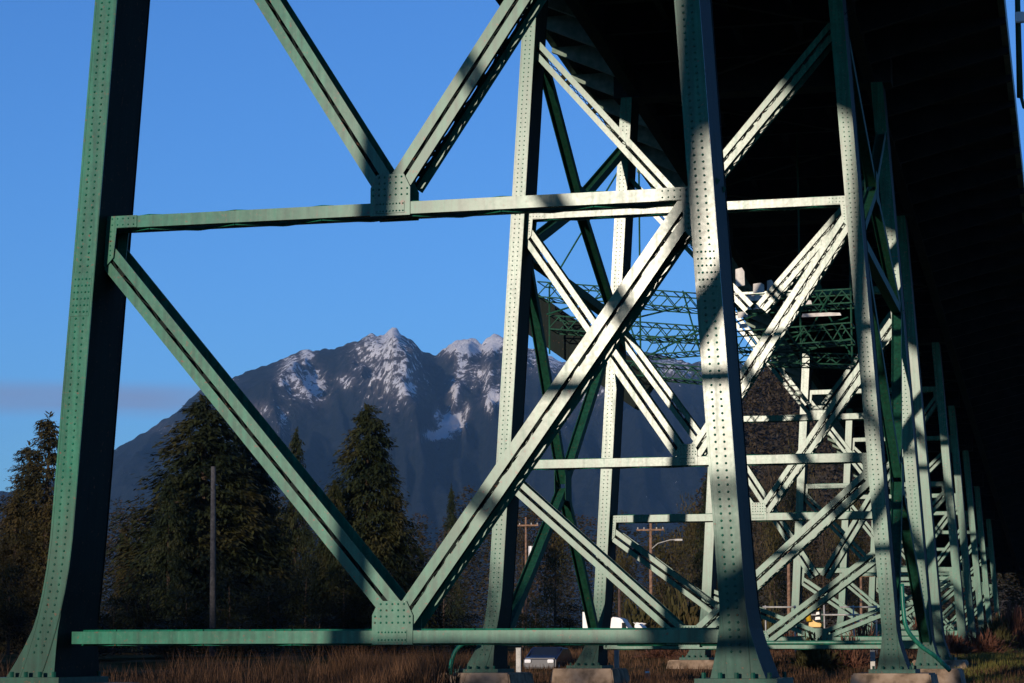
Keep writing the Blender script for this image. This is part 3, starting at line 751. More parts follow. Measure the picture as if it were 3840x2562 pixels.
for i, (x, y, Y, wd, k, lb) in enumerate([
    (2880, 1640, 290, 190, 'twig', 'tall purple-brown bare tree right of the big riveted leg'),
    (2980, 1700, 300, 170, 'olive', 'olive tree behind the far bent left leg'),
    (2900, 1880, 240, 150, 'olive', 'dense olive tree low right of the big riveted leg'),
    (3080, 1760, 290, 170, 'twig', 'reddish bare tree in the middle of the far bracing'),
    (3170, 1830, 270, 160, 'olive', 'olive tree close to the tower right leg'),
    (3060, 2040, 230, 130, 'twig', 'low reddish bare tree above the yellow digger'),
    (3260, 1980, 260, 120, 'twig', 'reddish bare tree hidden behind the tower right leg'),
    (3480, 2060, 290, 130, 'olive', 'olive tree between the far right legs'),
    (3600, 2150, 300, 110, 'twig', 'brown bare tree between the farthest legs')]):
    tree(k, x, y, Y, wd, lb)
# evergreen row added out of view left of the camera to shade the left thicket
rr = random.Random(4)
for i in range(52):
    x = -64-(i % 26)*6.0-(3 if i > 25 else 0)+rr.uniform(-2, 2); Y = (14 if i < 26 else -4)+rr.uniform(-4, 4); h = rr.uniform(33, 38); s_xy = rr.uniform(1.7, 2.2)
    cm, tm, mt = KIND['dense']
    t = thing('evergreen_tree', 'tall evergreen added out of view left of the camera for shade', 'tree', (x, Y, gz(x, Y)), 'added shading row left of the camera'); t.rotation_euler = (0, 0, rr.uniform(0, 6))
    for nm, me in (('crown', cm), ('trunk', tm)):
        o = bpy.data.objects.new(nm, me); C.objects.link(o); o.parent = t; o.scale = (s_xy, s_xy, h/10)

for i, (x, Y, h) in enumerate([(-29.6, 12, 15.0), (-31.5, 16, 15.0), (-34, 18, 15.0), (-37, 23, 14.0), (-41, 19, 15.5), (-46, 22, 16.0), (-52, 19, 16.0), (-58, 24, 16.0)]):  # lower trees added out of view to shade the grass at the left
    cm, tm, mt = KIND['dense']
    t = thing('evergreen_tree', 'low evergreen added out of view left of the camera for shade', 'tree', (x, Y, gz(x, Y)), 'added low shading trees left of the camera')
    for nm, me in (('crown', cm), ('trunk', tm)):
        o = bpy.data.objects.new(nm, me); C.objects.link(o); o.parent = t; o.scale = (1.0, 1.0, h/10)
# far-off wood, one mass
def wood_mass():
    rnd = random.Random(12); bm = bmesh.new()
    for i in range(330):
        px = rnd.uniform(-500, 3900); Y = rnd.uniform(300, 420)
        base = 1885 if px < 2700 else 1885+(px-2700)*0.16
        yt = base+rnd.uniform(-40, 120)+(45*math.sin(px*0.006))
        if 1500 < px < 2600: yt += 15
        p = at(px, yt, Y); g = 0.6; h = p.z-g; con = rnd.random() < 0.55
        r = rnd.uniform(2.2, 4.2)*(1.0 if con else 1.5)
        for k in range(520):
            f = rnd.random()**0.9; a = rnd.uniform(0, 6.28)
            rr_ = r*((1-f)**0.8+0.06)*rnd.random()**0.4 if con else r*math.sqrt(max(0.02, 1-(2*f-0.9)**2*0.9))*rnd.random()**0.4
            q = Vector((p.x+math.cos(a)*rr_, Y+math.sin(a)*rr_, g+h*f))
            d = Vector((math.cos(a), math.sin(a), rnd.uniform(-0.3, 0.9))).normalized()
            random.seed(rnd.random()); fan(bm, q, d, rnd.uniform(0.35, 0.95), rnd.uniform(0.2, 0.5), 0.4)
    o = finish('distant_wood', bm, M['wood_mass']); o['kind'] = 'stuff'
    tag(o, 'hazy mixed wood closing the view below the mountain', 'woods')
wood_mass()

# brown wooded hill behind the far bents
def hill():
    bm = bmesh.new(); nx, ny = 90, 40; g = []
    for i in range(nx+1):
        x = -112+300*i/nx; col = []
        for j in range(ny+1):
            y = 470+330*j/ny
            b = math.sin(math.pi*min(1, max(0, (y-470)/330)))**0.8
            h = 78*smooth(-100, -78, x)*(1-0.45*smooth(-60, 120, x))*b+4*noise.noise(Vector((x*0.05, y*0.05, 2)))*b+2.5*noise.noise(Vector((x*0.2, y*0.2, 4)))*b
            col.append(bm.verts.new((x, y, 0.2+h)))
        g.append(col)
    for i in range(nx):
        for j in range(ny): bm.faces.new((g[i][j], g[i+1][j], g[i+1][j+1], g[i][j+1]))
    finish('hill', bm, leaf('hillside_scrub', [(0.018, 0.018, 0.014), (0.055, 0.048, 0.04), (0.085, 0.07, 0.058)], 0.25), None, True, 'structure')
    rnd = random.Random(77); bm = bmesh.new()
    for k in range(14000):
        x = rnd.uniform(-98, -20); y = rnd.uniform(475, 640)
        b = math.sin(math.pi*(y-470)/330)**0.8
        h = 78*smooth(-100, -78, x)*(1-0.45*smooth(-60, 120, x))*b
        hh = rnd.uniform(3, 8)
        for q in range(4):
            random.seed(rnd.random()); fan(bm, Vector((x+rnd.uniform(-1, 1), y, h+hh*rnd.random())), Vector((rnd.uniform(-1, 1), rnd.uniform(-.6, .6), rnd.uniform(-.3, 1))).normalized(), rnd.uniform(0.7, 1.6), rnd.uniform(0.4, 1.0), 0.1)
    o = finish('hillside_wood', bm, M['twig']); o['kind'] = 'stuff'; tag(o, 'brown leafless wood covering the low hill behind the far bents', 'woods')
hill()
# shrubs
def shrub_mesh(seed, n=900, flat=0.7, ln=0.3, wd=0.12):
    rnd = random.Random(seed); bm = bmesh.new()
    for i in range(n):
        v = Vector((rnd.gauss(0, 1), rnd.gauss(0, 1), abs(rnd.gauss(0, 1)))).normalized()*rnd.random()**0.4
        v.z *= flat; v *= 1+0.3*math.sin(v.x*5+seed)*math.cos(v.y*4)
        random.seed(rnd.random()); d = (v+Vector((rnd.uniform(-.6, .6), rnd.uniform(-.6, .6), rnd.uniform(0, .8)))).normalized()
        fan(bm, v, d, ln*rnd.uniform(0.6, 1.3), wd*rnd.uniform(0.6, 1.4), 0.3)
    me = bpy.data.meshes.new('shrub'); bm.to_mesh(me); bm.free(); return me
SH = {'dark': (shrub_mesh(1), 'darkbush'), 'bramble': (shrub_mesh(2, 800, 0.6, 0.4, 0.06), 'bramble'), 'olive': (shrub_mesh(3, 900), 'olive')}
for k_, (me, mt) in SH.items(): me.materials.append(M[mt])
def shrub(kind, x, ytop, Y, wpx, label, group):
    p = at(x, ytop, Y); g = gz(p.x, Y); h = max(0.3, p.z-g); me = SH[kind][0]
    o = bpy.data.objects.new('shrub', me); C.objects.link(o); o.location = (p.x, Y, g-0.1); r = wpx*Y/8473/2
    o.scale = (r, r*0.9, h/0.72); o.rotation_euler = (0, 0, random.Random(int(x)).uniform(0, 6.28))
    tag(o, label, 'shrub', group)
left = [(40, 2110, 150, 260), (250, 2200, 140, 300), (430, 2230, 160, 220), (560, 2140, 165, 260), (700, 2200, 150, 300), (860, 2120, 168, 320), (1010, 2150, 160, 300),
        (1150, 2080, 170, 300), (1290, 2130, 172, 280), (1420, 2110, 175, 260), (1540, 2150, 180, 240), (1650, 2180, 185, 240), (340, 2330, 125, 320), (620, 2320, 128, 330), (900, 2310, 130, 330), (1200, 2300, 135, 330), (1480, 2310, 138, 320),
        (2010, 2240, 172, 230), (2140, 2260, 170, 240), (1760, 2300, 150, 260)]
for i, (x, y, Y, wd) in enumerate(left):
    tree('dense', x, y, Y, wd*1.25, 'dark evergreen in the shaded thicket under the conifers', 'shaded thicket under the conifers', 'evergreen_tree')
right = [(2480, 2425, 128, 170, 'bramble', 'red-brown bramble bank left of the big riveted leg, nearest the orange post'), (2600, 2430, 126, 160, 'bramble', 'red-brown bramble touching the big riveted leg'),
         (2960, 2370, 140, 150, 'bramble', 'brown bramble left of the yellow digger'), (3060, 2400, 118, 190, 'olive', 'olive shrub below the yellow digger'), (3180, 2400, 119, 170, 'bramble', 'reddish bramble low left of the tower right leg'),
         (3230, 2330, 150, 120, 'bramble', 'reddish bramble behind the low railing'), (3560, 2380, 135, 190, 'bramble', 'dark red bramble right of the bending pipe'), (3680, 2370, 150, 200, 'bramble', 'brown bramble under the farthest legs'),
         (3800, 2290, 195, 190, 'bramble', 'tall tan hedge at the right edge'), (3740, 2330, 185, 120, 'olive', 'olive shrub beside the tan hedge'), (2400, 2300, 165, 220, 'olive', 'olive shrub behind the white vans'), (2560, 2260, 175, 240, 'olive', 'olive shrub right of the white vans'),
         (2880, 2300, 165, 150, 'olive', 'olive shrub right behind the big riveted leg'), (3460, 2300, 160, 110, 'bramble', 'brown shrub between the right legs')]
for (x, y, Y, wd, k, lb) in right: shrub(k, x, y, Y, wd, lb, 'brambles and shrubs on the bank')

# grasses (nobody could count the blades)
def grass(name, m, region, n, hmin, hmax, wd, label, seed, lean=0.35, dens=None):
    rnd = random.Random(seed); bm = bmesh.new(); x0, x1, y0, y1 = region; k = 0; tries = 0
    while k < n:
        x = rnd.uniform(x0, x1); y = rnd.uniform(y0, y1); tries += 1
        if tries > 12*n: break
        if dens and not dens(x, y): continue
        c = max(0.05, noise.noise(Vector((x*0.28, y*0.12, seed)))*0.95+0.45)
        if rnd.random() > c*1.3: continue
        z = gz(x, y); h = rnd.uniform(hmin, hmax)*(0.35+0.9*c); a = rnd.uniform(0, 3.14)
        dx, dy = math.cos(a)*wd, math.sin(a)*wd; lx, ly = rnd.uniform(-lean, lean)*h, rnd.uniform(-lean, lean)*h
        v = [bm.verts.new((x-dx, y-dy, z-0.02)), bm.verts.new((x+dx, y+dy, z-0.02)), bm.verts.new((x+dx*0.6+lx*0.4, y+dy*0.6+ly*0.4, z+h*0.6)), bm.verts.new((x-dx*0.6+lx*0.4, y-dy*0.6+ly*0.4, z+h*0.6)), bm.verts.new((x+lx, y+ly, z+h))]
        bm.faces.new((v[0], v[1], v[2], v[3])); bm.faces.new((v[3], v[2], v[4])); k += 1
    o = finish(name, bm, M[m]); o['kind'] = 'stuff'; tag(o, label, 'grass'); return o
def clear_of_feet(x, y):
    for (Y, w_, zb, lv, lod, st) in BENTS:
        for s_ in (-1, 1):
            fx = legx(s_, w_, zb)+(-0.45 if s_ < 0 else 0.0)
            if Y-1.4 < y < Y+3.2 and abs(x-fx) < 1.9: return False
            if 0 < Y < 100 and Y-16 < y <= Y-1.4 and abs(x-fx*y/Y) < 2.2: return False   # trodden, mown strip in front of each footing
    return True
grass('dry_grass', 'straw', (-36, -17, 58, 100), 30000, 0.3, 1.45, 0.012, 'tall dry brown grass along the foot of the view left of the tower', 1, 0.35, lambda x, y: clear_of_feet(x, y) and x < -0.268*y and (x > -0.335*y or random.random() < 0.15))
grass('verge_grass', 'straw', (-34, -1, 72, 150), 30000, 0.15, 0.55, 0.012, 'short dry grass between the footings', 2, 0.35, lambda x, y: clear_of_feet(x, y) and x > -0.27*y)
grass('meadow_grass', 'grassgreen', (-9, 4, 84, 190), 30000, 0.12, 0.4, 0.014, 'yellow-green grass at the lower right', 3, 0.35, clear_of_feet)

# ------------------------------------------------------------------ vehicles and small things
def wheel(parent, x, y, z, r=0.33, wd=0.2, axis='x'):
    bm = bmesh.new(); d = Vector((wd/2, 0, 0))
    tube(bm, [Vector((x, y, z))-d, Vector((x, y, z))+d], r, 18)
    o = obj('wheel', bm, M['rubber'], parent)
    bm = bmesh.new(); tube(bm, [Vector((x, y, z))-d*1.06, Vector((x, y, z))+d*1.06], r*0.6, 14); obj('rim', bm, M['galv'], o)
def prism(bm, prof, x0, x1, dy=0):
    """profile given as (y,z) outline, extruded along x"""
    a = [bm.verts.new((x0, y, z)) for y, z in prof]; b = [bm.verts.new((x1, y, z)) for y, z in prof]; n = len(prof)
    bm.faces.new(a); bm.faces.new(b[::-1])
    for i in range(n): bm.faces.new((a[i], b[i], b[(i+1) % n], a[(i+1) % n]))
def van(px, pytop, Y, label, h=2.3, ln=5.2, wd=2.0, side=True, body='white'):
    """van seen side on: long axis along X"""
    p = at(px, pytop, Y); g = p.z-h
    t = thing('parked_van', label, 'van', (p.x, Y, g), 'vehicles parked behind the tower')
    bm = bmesh.new(); x, y = p.x, Y
    prof = [(-ln/2, 0.35), (ln/2, 0.35), (ln/2, 0.95), (ln/2-0.9, 1.15), (ln/2-1.6, h-0.1), (ln/2-2.1, h), (-ln/2+0.1, h), (-ln/2, h-0.15)]
    a = [bm.verts.new((x+u, y, g+v)) for u, v in prof]; b = [bm.verts.new((x+u, y+wd, g+v)) for u, v in prof]; n = len(prof)
    bm.faces.new(a); bm.faces.new(b[::-1])
    for i in range(n): bm.faces.new((a[i], b[i], b[(i+1) % n], a[(i+1) % n]))
    bmesh.ops.bevel(bm, geom=list(bm.edges), offset=0.07, segments=2, affect='EDGES')
    obj('body', bm, M[body], t)
    bm = bmesh.new()
    for u0, u1 in ((ln/2-1.55, ln/2-1.15),):
        plate(bm, [(x+u0, g+1.25), (x+u1, g+1.25), (x+u1-0.15, g+h-0.4), (x+u0, g+h-0.4)], y-0.02, y-0.003)
    obj('window', bm, M['glass'], t)
    for u in (-ln/2+1.0, ln/2-1.0):
        for yy in (y+0.08, y+wd-0.08):
            bm = bmesh.new(); tube(bm, [(x+u, yy-0.12, g+0.34), (x+u, yy+0.12, g+0.34)], 0.34, 16); o = obj('wheel', bm, M['rubber'], t)
            bm = bmesh.new(); tube(bm, [(x+u, yy-0.13, g+0.34), (x+u, yy+0.13, g+0.34)], 0.19, 12); obj('rim', bm, M['galv'], o)
    return t
van(2350, 2314, 158, 'white box van parked behind the rear left tower leg', 2.3, 2.4)
van(2428, 2334, 160, 'small white van right of the taller box van', 2.0, 1.9)
p = at(2196, 2343, 150)
t = thing('site_sign', 'upright white board standing between the tower left legs', 'sign', (p.x, 150, gz(p.x, 150)))
bm = bmesh.new(); box(bm, p.x-0.2, p.x+0.2, 149.97, 150.03, p.z-0.75, p.z+0.85); obj('board', bm, M['white'], t)
bm = bmesh.new(); box(bm, p.x-0.04, p.x+0.04, 150.035, 150.09, gz(p.x, 150)-0.2, p.z+0.6); obj('post', bm, M['galv'], t)
# dark car facing us between the tower legs
Yc = 118; p = at(2022, 2440, Yc); g = gz(p.x, Yc)+0.0; g = p.z-1.25
car = thing('parked_car', 'dark car facing the camera behind the low railing, headlamps glinting', 'car', (p.x, Yc, g), 'vehicles parked behind the tower')
bm = bmesh.new()
prof = [(0, 0.3), (4.3, 0.3), (4.3, 0.9), (3.9, 1.0), (3.3, 1.42), (1.9, 1.45), (1.1, 0.98), (0.1, 0.85)]
pr = [(Yc+a, g+b) for a, b in prof]; prism(bm, pr, p.x-0.88, p.x+0.88); bmesh.ops.bevel(bm, geom=list(bm.edges), offset=0.08, segments=3, affect='EDGES'); obj('body', bm, M['dark'], car)
bm = bmesh.new(); hexa(bm, [(p.x-0.7, Yc+1.12, g+1.0), (p.x+0.7, Yc+1.12, g+1.0), (p.x+0.7, Yc+1.2, g+1.0), (p.x-0.7, Yc+1.2, g+1.0), (p.x-0.58, Yc+1.8, g+1.42), (p.x+0.58, Yc+1.8, g+1.42), (p.x+0.58, Yc+1.88, g+1.42), (p.x-0.58, Yc+1.88, g+1.42)])
obj('windscreen', bm, M['glass'], car)
for s in (-1, 1):
    bm = bmesh.new(); box(bm, p.x+s*0.62-0.17, p.x+s*0.62+0.17, Yc-0.06, Yc-0.004, g+0.6, g+0.78); bmesh.ops.bevel(bm, geom=list(bm.edges), offset=0.025, segments=2, affect='EDGES'); obj('headlight', bm, M['lamp'], car)
    for yy in (0.8, 3.4): wheel(car, p.x+s*0.8, Yc+yy, g+0.32)
# grey bollard posts by the footings and a frame rail
for i, (x, y, Y, lb) in enumerate([(1945, 2432, 92, 'grey square post right of the front left footing'), (2312, 2440, 99, 'pale leaning post right of the rear left footing'), (3272, 2440, 100, 'grey post left of the tower right footing')]):
    p = at(x, y, Y); t = thing('steel_post', lb, 'post', (p.x, Y, gz(p.x, Y)), 'short steel posts by the footings')
    bm = bmesh.new(); box(bm, p.x-0.1, p.x+0.1, Y-0.06, Y+0.06, gz(p.x, Y)-0.2, p.z); obj('post', bm, M['galv'], t)
    bm = bmesh.new(); box(bm, p.x-0.11, p.x+0.11, Y-0.07, Y+0.07, p.z+0.001, p.z+0.03); obj('post_cap', bm, M['galv'], t)
# orange delineator
p = at(2427, 2505, 95); g = gz(p.x, 95)
t = thing('traffic_delineator', 'bright orange plastic post standing in the dry grass', 'traffic post', (p.x, 95, g))
bm = bmesh.new(); tube(bm, [(p.x, 95, g), (p.x, 95, g+0.06), (p.x, 95, p.z-0.06), (p.x, 95, p.z)], [0.11, 0.105, 0.085, 0.05], 12); obj('post', bm, M['orange'], t, True)
bm = bmesh.new(); tube(bm, [(p.x, 95, p.z-0.22), (p.x, 95, p.z-0.14)], 0.093, 12); obj('reflective_band', bm, M['white'], t, True)
bm = bmesh.new(); tube(bm, [(p.x, 95, g-0.05), (p.x, 95, g+0.04)], 0.22, 8); obj('base', bm, M['rubber'], t)
# utility poles
def upole(x, ytop, ybot, Y, r, m, label, arm=True, lamp=False, box_=False):
    p = at(x, ytop, Y); b = at(x, ybot, Y); g = min(gz(p.x, Y), b.z)
    t = thing('utility_pole', label, 'utility pole', (p.x, Y, g), 'wooden utility poles')
    bm = bmesh.new(); tube(bm, [(b.x, Y, g-0.5), (p.x, Y, p.z)], [r*1.15, r*0.8], 10); obj('pole', bm, M[m], t, True)
    if arm:
        bm = bmesh.new(); box(bm, p.x-1.1, p.x+1.1, Y-r-0.1, Y-r*0.85, p.z-0.75, p.z-0.62); a = obj('crossarm', bm, M[m], t)
        for dx in (-1.0, -0.5, 0.5, 1.0):
            bm = bmesh.new(); tube(bm, [(p.x+dx, Y-r-0.04, p.z-0.62), (p.x+dx, Y-r-0.04, p.z-0.48)], 0.05, 6); obj('insulator', bm, M['galv'], a)
    if box_:
        sx = 1 if m == 'wood' else -1; dz = 0 if m == 'wood' else 2.6
        bm = bmesh.new(); tube(bm, [(p.x+sx*0.5, Y-0.2, p.z-3.3+dz), (p.x+sx*0.5, Y-0.2, p.z-2.4+dz)], 0.24, 12); obj('transformer', bm, M['white' if m == 'wood' else 'greywood'], t)
    if lamp:
        bm = bmesh.new(); pts = [(p.x, Y, p.z-2.2), (p.x+0.6, Y-0.2, p.z-1.75), (p.x+1.6, Y-0.4, p.z-1.5), (p.x+2.2, Y-0.5, p.z-1.5)]; tube(bm, pts, 0.04, 6); box(bm, p.x+2.0, p.x+2.6, Y-0.6, Y-0.4, p.z-1.58, p.z-1.44); obj('lamp_arm', bm, M['galv'], t)
upole(800, 1750, 2330, 140, 0.2, 'greywood', 'thick grey utility pole in front of the broad dark cedar', False)
upole(1972, 1940, 2110, 182, 0.1, 'wood', 'slim pale pole with a white transformer, right behind the tower front left leg', True, False, True)
upole(2440, 1955, 2235, 175, 0.14, 'wood', 'tall orange-brown pole with a lamp arm left of the big riveted leg', True, True)
upole(2322, 2175, 2260, 178, 0.12, 'wood', 'short brown pole beside the rear left tower leg', False)
upole(2957, 2065, 2330, 172, 0.14, 'wood', 'reddish pole right of the big riveted leg', True)
upole(3228, 2130, 2330, 190, 0.12, 'wood', 'slim brown pole hard left of the tower right leg', True)
# railing near the digger
r1 = thing('pipe_railing', 'pale two-rail pipe railing behind the yellow digger', 'railing', (at(3080, 2330, 136).x, 136, 0))
for (xa, xb, yy) in ((2860, 2985, 2277), (3040, 3290, 2306), (3150, 3290, 2277), (3190, 3290, 2330)):
    bm = bmesh.new(); a = at(xa, yy, 136); b = at(xb, yy, 136); tube(bm, [a, b], 0.055, 8); obj('rail', bm, M['galv'], r1, True)
for xx in (2870, 2980, 3090, 3200, 3285):
    bm = bmesh.new(); a = at(xx, 2270, 136.15); tube(bm, [(a.x, 136.15, gz(a.x, 136)-0.3), a], 0.045, 8); obj('post', bm, M['galv'], r1, True)
# yellow compact digger
Yd = 131; c = at(3052, 2312, Yd); k = Yd/8473
dg = thing('compact_digger', 'small yellow digger with its arm curled, parked beyond the tower', 'digger', (c.x, Yd, gz(c.x, Yd)))
def dp(px, py): q = at(px, py, Yd); return (q.x, q.z)
gd = gz(c.x, Yd)
bm = bmesh.new(); plate(bm, [dp(3032, 2352), dp(3078, 2352), dp(3080, 2338), dp(3056, 2334), dp(3046, 2322), dp(3034, 2326)], Yd, Yd+1.3); bmesh.ops.bevel(bm, geom=list(bm.edges), offset=0.03, segments=2, affect='EDGES'); obj('body', bm, M['yellow'], dg)
bm = bmesh.new(); pts = [at(3034, 2330, Yd-0.2), at(3030, 2305, Yd-0.2), at(3038, 2284, Yd-0.2), at(3056, 2276, Yd-0.2), at(3072, 2284, Yd-0.2)]; tube(bm, pts, [0.16, 0.17, 0.16, 0.13, 0.09], 8); obj('boom_arm', bm, M['yellow'], dg, True)
bm = bmesh.new(); plate(bm, [dp(3058, 2330), dp(3078, 2330), dp(3078, 2284), dp(3060, 2284)], Yd+0.3, Yd+1.1); obj('cab_frame', bm, M['glass'], dg)
bm = bmesh.new(); plate(bm, [dp(3055, 2325), dp(3075, 2323), dp(3073, 2313), dp(3057, 2314)], Yd+0.18, Yd+0.29); plate(bm, [dp(3058, 2306), dp(3072, 2304), dp(3070, 2294), dp(3060, 2296)], Yd+0.18, Yd+0.29); obj('side_panel', bm, M['white'], dg)
for dy in (0.0, 1.0):
    bm = bmesh.new(); q0 = at(3026, 2352, Yd); q1 = at(3086, 2352, Yd); box(bm, q0.x, q1.x, Yd+dy, Yd+dy+0.3, gd, q0.z-0.01); bmesh.ops.bevel(bm, geom=list(bm.edges), offset=0.12, segments=3, affect='EDGES'); obj('track', bm, M['rubber'], dg)

# ------------------------------------------------------------------ mountains
def interp(tab, x):
    if x <= tab[0][0]: return tab[0][1]
    for (a, b), (c, d) in zip(tab, tab[1:]):
        if x <= c: return b+(d-b)*(x-a)/(c-a)
    return tab[-1][1]
RIDGE = [(-2600, 2250), (-900, 2050), (-200, 1840), (60, 1830), (300, 1740), (470, 1640), (600, 1560), (680, 1500), (740, 1440), (880, 1392), (990, 1350), (1090, 1305), (1150, 1290), (1260, 1288), (1300, 1278), (1345, 1247), (1400, 1240), (1438, 1232), (1454, 1217), (1466, 1205), (1482, 1213), (1510, 1238),
         (1560, 1278), (1630, 1322), (1665, 1290), (1700, 1266), (1760, 1255), (1805, 1272), (1828, 1242), (1850, 1232), (1885, 1246), (1960, 1290), (2030, 1300), (2120, 1340), (2260, 1330), (2420, 1300), (2600, 1340), (2800, 1350), (3000, 1420), (3300, 1600), (3700, 1850), (4500, 2100), (6500, 2300)]
def mountain():
    bm = bmesh.new(); na, nr = 760, 130; D0, D1, D2 = 5200.0, 8800.0, 11500.0
    rows_ = []
    for i in range(na+1):
        px = -2600+9100*i/na if False else -1400+(6000)*i/na
        r0 = ray(px, 2444); az = math.atan2(r0.x, r0.y); te = (2444-interp(RIDGE, px))/8473/math.cos(az+YAW) 
        rr_ = ray(px, interp(RIDGE, px)); te = rr_.z/math.hypot(rr_.x, rr_.y)
        col = []
        for j in range(nr+1):
            t = j/nr
            D = D0+(D1-D0)*t if t <= 0.82 else D0+(D1-D0)*0.82+(D2-D0-(D1-D0)*0.82)*(t-0.82)/0.18
            tc_ = min(1.0, t/0.82)
            crest = (D0+(D1-D0)*0.82)*te
            u = az*9000; v = D
            prof = tc_**1.35
            a_ = noise.noise(Vector((u/900, v/1500, 1.3))); b_ = 1-abs(noise.noise(Vector((u/520+a_*0.6, v/2200, 7.1))))*2
            c2 = 1-abs(noise.noise(Vector((u/210+a_, v/800, 2.2))))*2; d2 = noise.noise(Vector((u/80, v/220, 5.0)))
            e2 = 1-abs(noise.noise(Vector((u/70+b_, v/260, 8.8))))*2
            env = (math.sin(math.pi*min(1, tc_))**0.7)
            h = crest*prof+env*(200*b_+100*c2+45*d2+38*e2)*(crest/1100)
            lim = D*te*0.985
            if t < 0.82: h = min(h, lim-(1-tc_)*160+25*d2*(1-tc_)*4) if tc_ > 0.3 else h
            else: h = crest*max(0.0, 1-(t-0.82)/0.18*0.7)-20*(t-0.82)/0.18
            if tc_ > 0.93: h += crest*(0.012*noise.noise(Vector((u/60, 3.3, 0)))+0.012*noise.noise(Vector((u/26, 1.3, v/90))))
            col.append(bm.verts.new((math.sin(az)*D, math.cos(az)*D, max(h, -2)*smooth(0, 0.05, t)-2)))
        rows_.append(col)
    for i in range(na):
        for j in range(nr): bm.faces.new((rows_[i][j], rows_[i+1][j], rows_[i+1][j+1], rows_[i][j+1]))
    me_l = bm.verts.layers.float.new('snowfield')
    patches = [(1465, 1235, 60, 40, 1.0), (1450, 1300, 100, 60, 0.75), (1400, 1260, 55, 30, 0.7), (1480, 1400, 90, 90, 0.62), (1400, 1350, 70, 70, 0.5), (1150, 1330, 25, 45, 0.8), (1095, 1370, 35, 40, 0.7),
               (1170, 1450, 45, 50, 0.9), (1120, 1420, 60, 70, 0.6), (1065, 1420, 28, 30, 0.7), (1300, 1430, 30, 22, 0.7), (1520, 1460, 45, 35, 0.75), (1740, 1275, 110, 24, 1.0), (1850, 1262, 48, 46, 1.3), (1750, 1290, 110, 34, 1.2), (1730, 1370, 20, 60, 0.8), (1800, 1400, 60, 40, 0.6),
               (1705, 1470, 18, 50, 0.75), (1695, 1585, 36, 28, 1.6), (1640, 1632, 42, 13, 1.4), (1640, 1560, 14, 30, 0.7), (1850, 1490, 34, 32, 0.95), (1750, 1540, 12, 25, 0.7), (980, 1540, 40, 26, 0.6), (1060, 1580, 20, 50, 0.5), (2080, 1330, 90, 50, 0.9), (2200, 1440, 60, 60, 0.7), (2500, 1380, 120, 50, 0.6), (2100, 1500, 40, 60, 0.6), (600, 1600, 60, 30, 0.25), (800, 1440, 70, 30, 0.4), (2900, 1480, 80, 50, 0.4)]
    for v in bm.verts:
        p = v.co; d = p.dot(fw)
        if d <= 0: continue
        ix = 1920+8473*p.dot(rt)/d; iy = 1281-8473*p.dot(up)/d; a = 0.0
        for cx_, cy_, sx_, sy_, k_ in patches:
            e = ((ix-cx_)/sx_)**2+((iy-cy_)/sy_)**2
            if e < 8: a = max(a, k_*math.exp(-e*0.55))
        v[me_l] = a
    m = mat('mountain', (0.04, 0.04, 0.04), 0.95, 0.1); nt = m.node_tree; n = nt.nodes; l = nt.links; b = n['Principled BSDF']
    g = n.new('ShaderNodeNewGeometry'); sp = n.new('ShaderNodeSeparateXYZ'); l.new(g.outputs['Position'], sp.inputs[0])
    mp = n.new('ShaderNodeMapping'); mp.inputs['Scale'].default_value = (0.012, 0.005, 0.006); l.new(g.outputs['Position'], mp.inputs[0])
    n1 = n.new('ShaderNodeTexNoise'); n1.inputs['Scale'].default_value = 4.8; n1.inputs['Detail'].default_value = 10; n1.inputs['Roughness'].default_value = 0.72; l.new(mp.outputs[0], n1.inputs['Vector'])
    mp2 = n.new('ShaderNodeMapping'); mp2.inputs['Scale'].default_value = (0.0013, 0.0013, 0.0013); l.new(g.outputs['Position'], mp2.inputs[0])
    n2 = n.new('ShaderNodeTexNoise'); n2.inputs['Scale'].default_value = 1.0; n2.inputs['Detail'].default_value = 3; l.new(mp2.outputs[0], n2.inputs['Vector'])
    # snow where high + patch noise + fine gully noise
    at_ = n.new('ShaderNodeAttribute'); at_.attribute_name = 'snowfield'
    s2 = n.new('ShaderNodeMath'); s2.operation = 'MULTIPLY_ADD'; s2.inputs[1].default_value = 3.0; s2.inputs[2].default_value = -1.5; l.new(n1.outputs[0], s2.inputs[0])
    s3 = n.new('ShaderNodeMath'); s3.operation = 'ADD'; l.new(s2.outputs[0], s3.inputs[0]); l.new(at_.outputs['Fac'], s3.inputs[1])
    sm = n.new('ShaderNodeMapRange'); sm.inputs[1].default_value = 0.56; sm.inputs[2].default_value = 0.63; l.new(s3.outputs[0], sm.inputs[0])
    rk = n.new('ShaderNodeMapRange'); rk.inputs[1].default_value = -0.15; rk.inputs[2].default_value = 0.5; rk.inputs[4].default_value = 0.8; l.new(s3.outputs[0], rk.inputs[0])
    ga = n.new('ShaderNodeMapRange'); ga.inputs[1].default_value = 0.0; ga.inputs[2].default_value = 0.45; l.new(at_.outputs['Fac'], ga.inputs[0])
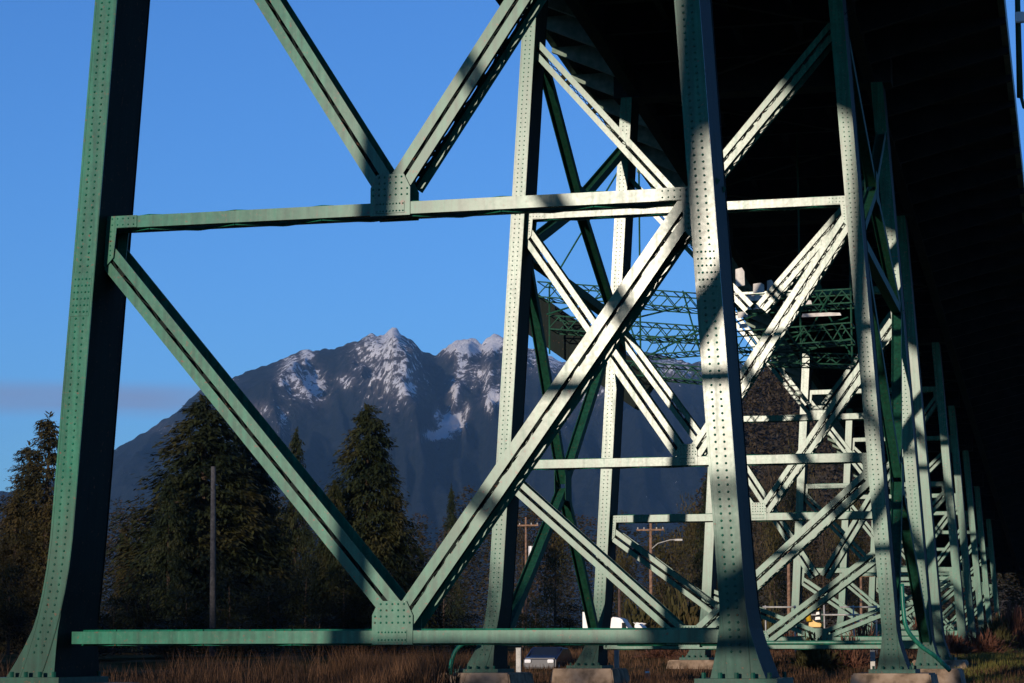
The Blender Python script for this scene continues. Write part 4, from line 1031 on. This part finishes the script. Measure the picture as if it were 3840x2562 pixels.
    gm = n.new('ShaderNodeMath'); gm.operation = 'MULTIPLY'; l.new(rk.outputs[0], gm.inputs[0]); l.new(ga.outputs[0], gm.inputs[1])
    nf = n.new('ShaderNodeTexNoise'); nf.inputs['Scale'].default_value = 0.035; nf.inputs['Detail'].default_value = 8; nf.inputs['Roughness'].default_value = 0.8; l.new(g.outputs['Position'], nf.inputs['Vector'])
    cf = n.new('ShaderNodeValToRGB'); cf.color_ramp.elements[0].position = 0.38; cf.color_ramp.elements[1].position = 0.62; cf.color_ramp.elements[0].color = (0.005, 0.010, 0.014, 1); cf.color_ramp.elements[1].color = (0.022, 0.028, 0.032, 1); l.new(nf.outputs[0], cf.inputs[0])
    m1 = n.new('ShaderNodeMixRGB'); l.new(cf.outputs[0], m1.inputs[1]); m1.inputs[2].default_value = (0.19, 0.16, 0.145, 1); l.new(gm.outputs[0], m1.inputs[0])
    m2 = n.new('ShaderNodeMixRGB'); m2.inputs[2].default_value = (0.93, 0.90, 0.89, 1); l.new(sm.outputs[0], m2.inputs[0]); l.new(m1.outputs[0], m2.inputs[1])
    l.new(m2.outputs[0], b.inputs['Base Color'])
    bp = n.new('ShaderNodeBump'); bp.inputs['Strength'].default_value = 0.8; bp.inputs['Distance'].default_value = 45; l.new(n1.outputs[0], bp.inputs['Height']); l.new(bp.outputs[0], b.inputs['Normal'])
    o = finish('mountains', bm, m, None, True, 'structure')
mountain()

# ------------------------------------------------------------------ air
bm = bmesh.new(); box(bm, -14000, 14000, -9000, 16000, -12, 1700)
mh = bpy.data.materials.new('haze'); mh.use_nodes = True; n = mh.node_tree.nodes; l = mh.node_tree.links
for q in list(n): n.remove(q)
out = n.new('ShaderNodeOutputMaterial'); pv = n.new('ShaderNodeVolumePrincipled')
pv.inputs['Color'].default_value = (0.28, 0.58, 1.0, 1); pv.inputs['Density'].default_value = 3.1e-5; pv.inputs['Anisotropy'].default_value = 0.0
l.new(pv.outputs[0], out.inputs['Volume'])
finish('haze', bm, mh, None, False, 'stuff')
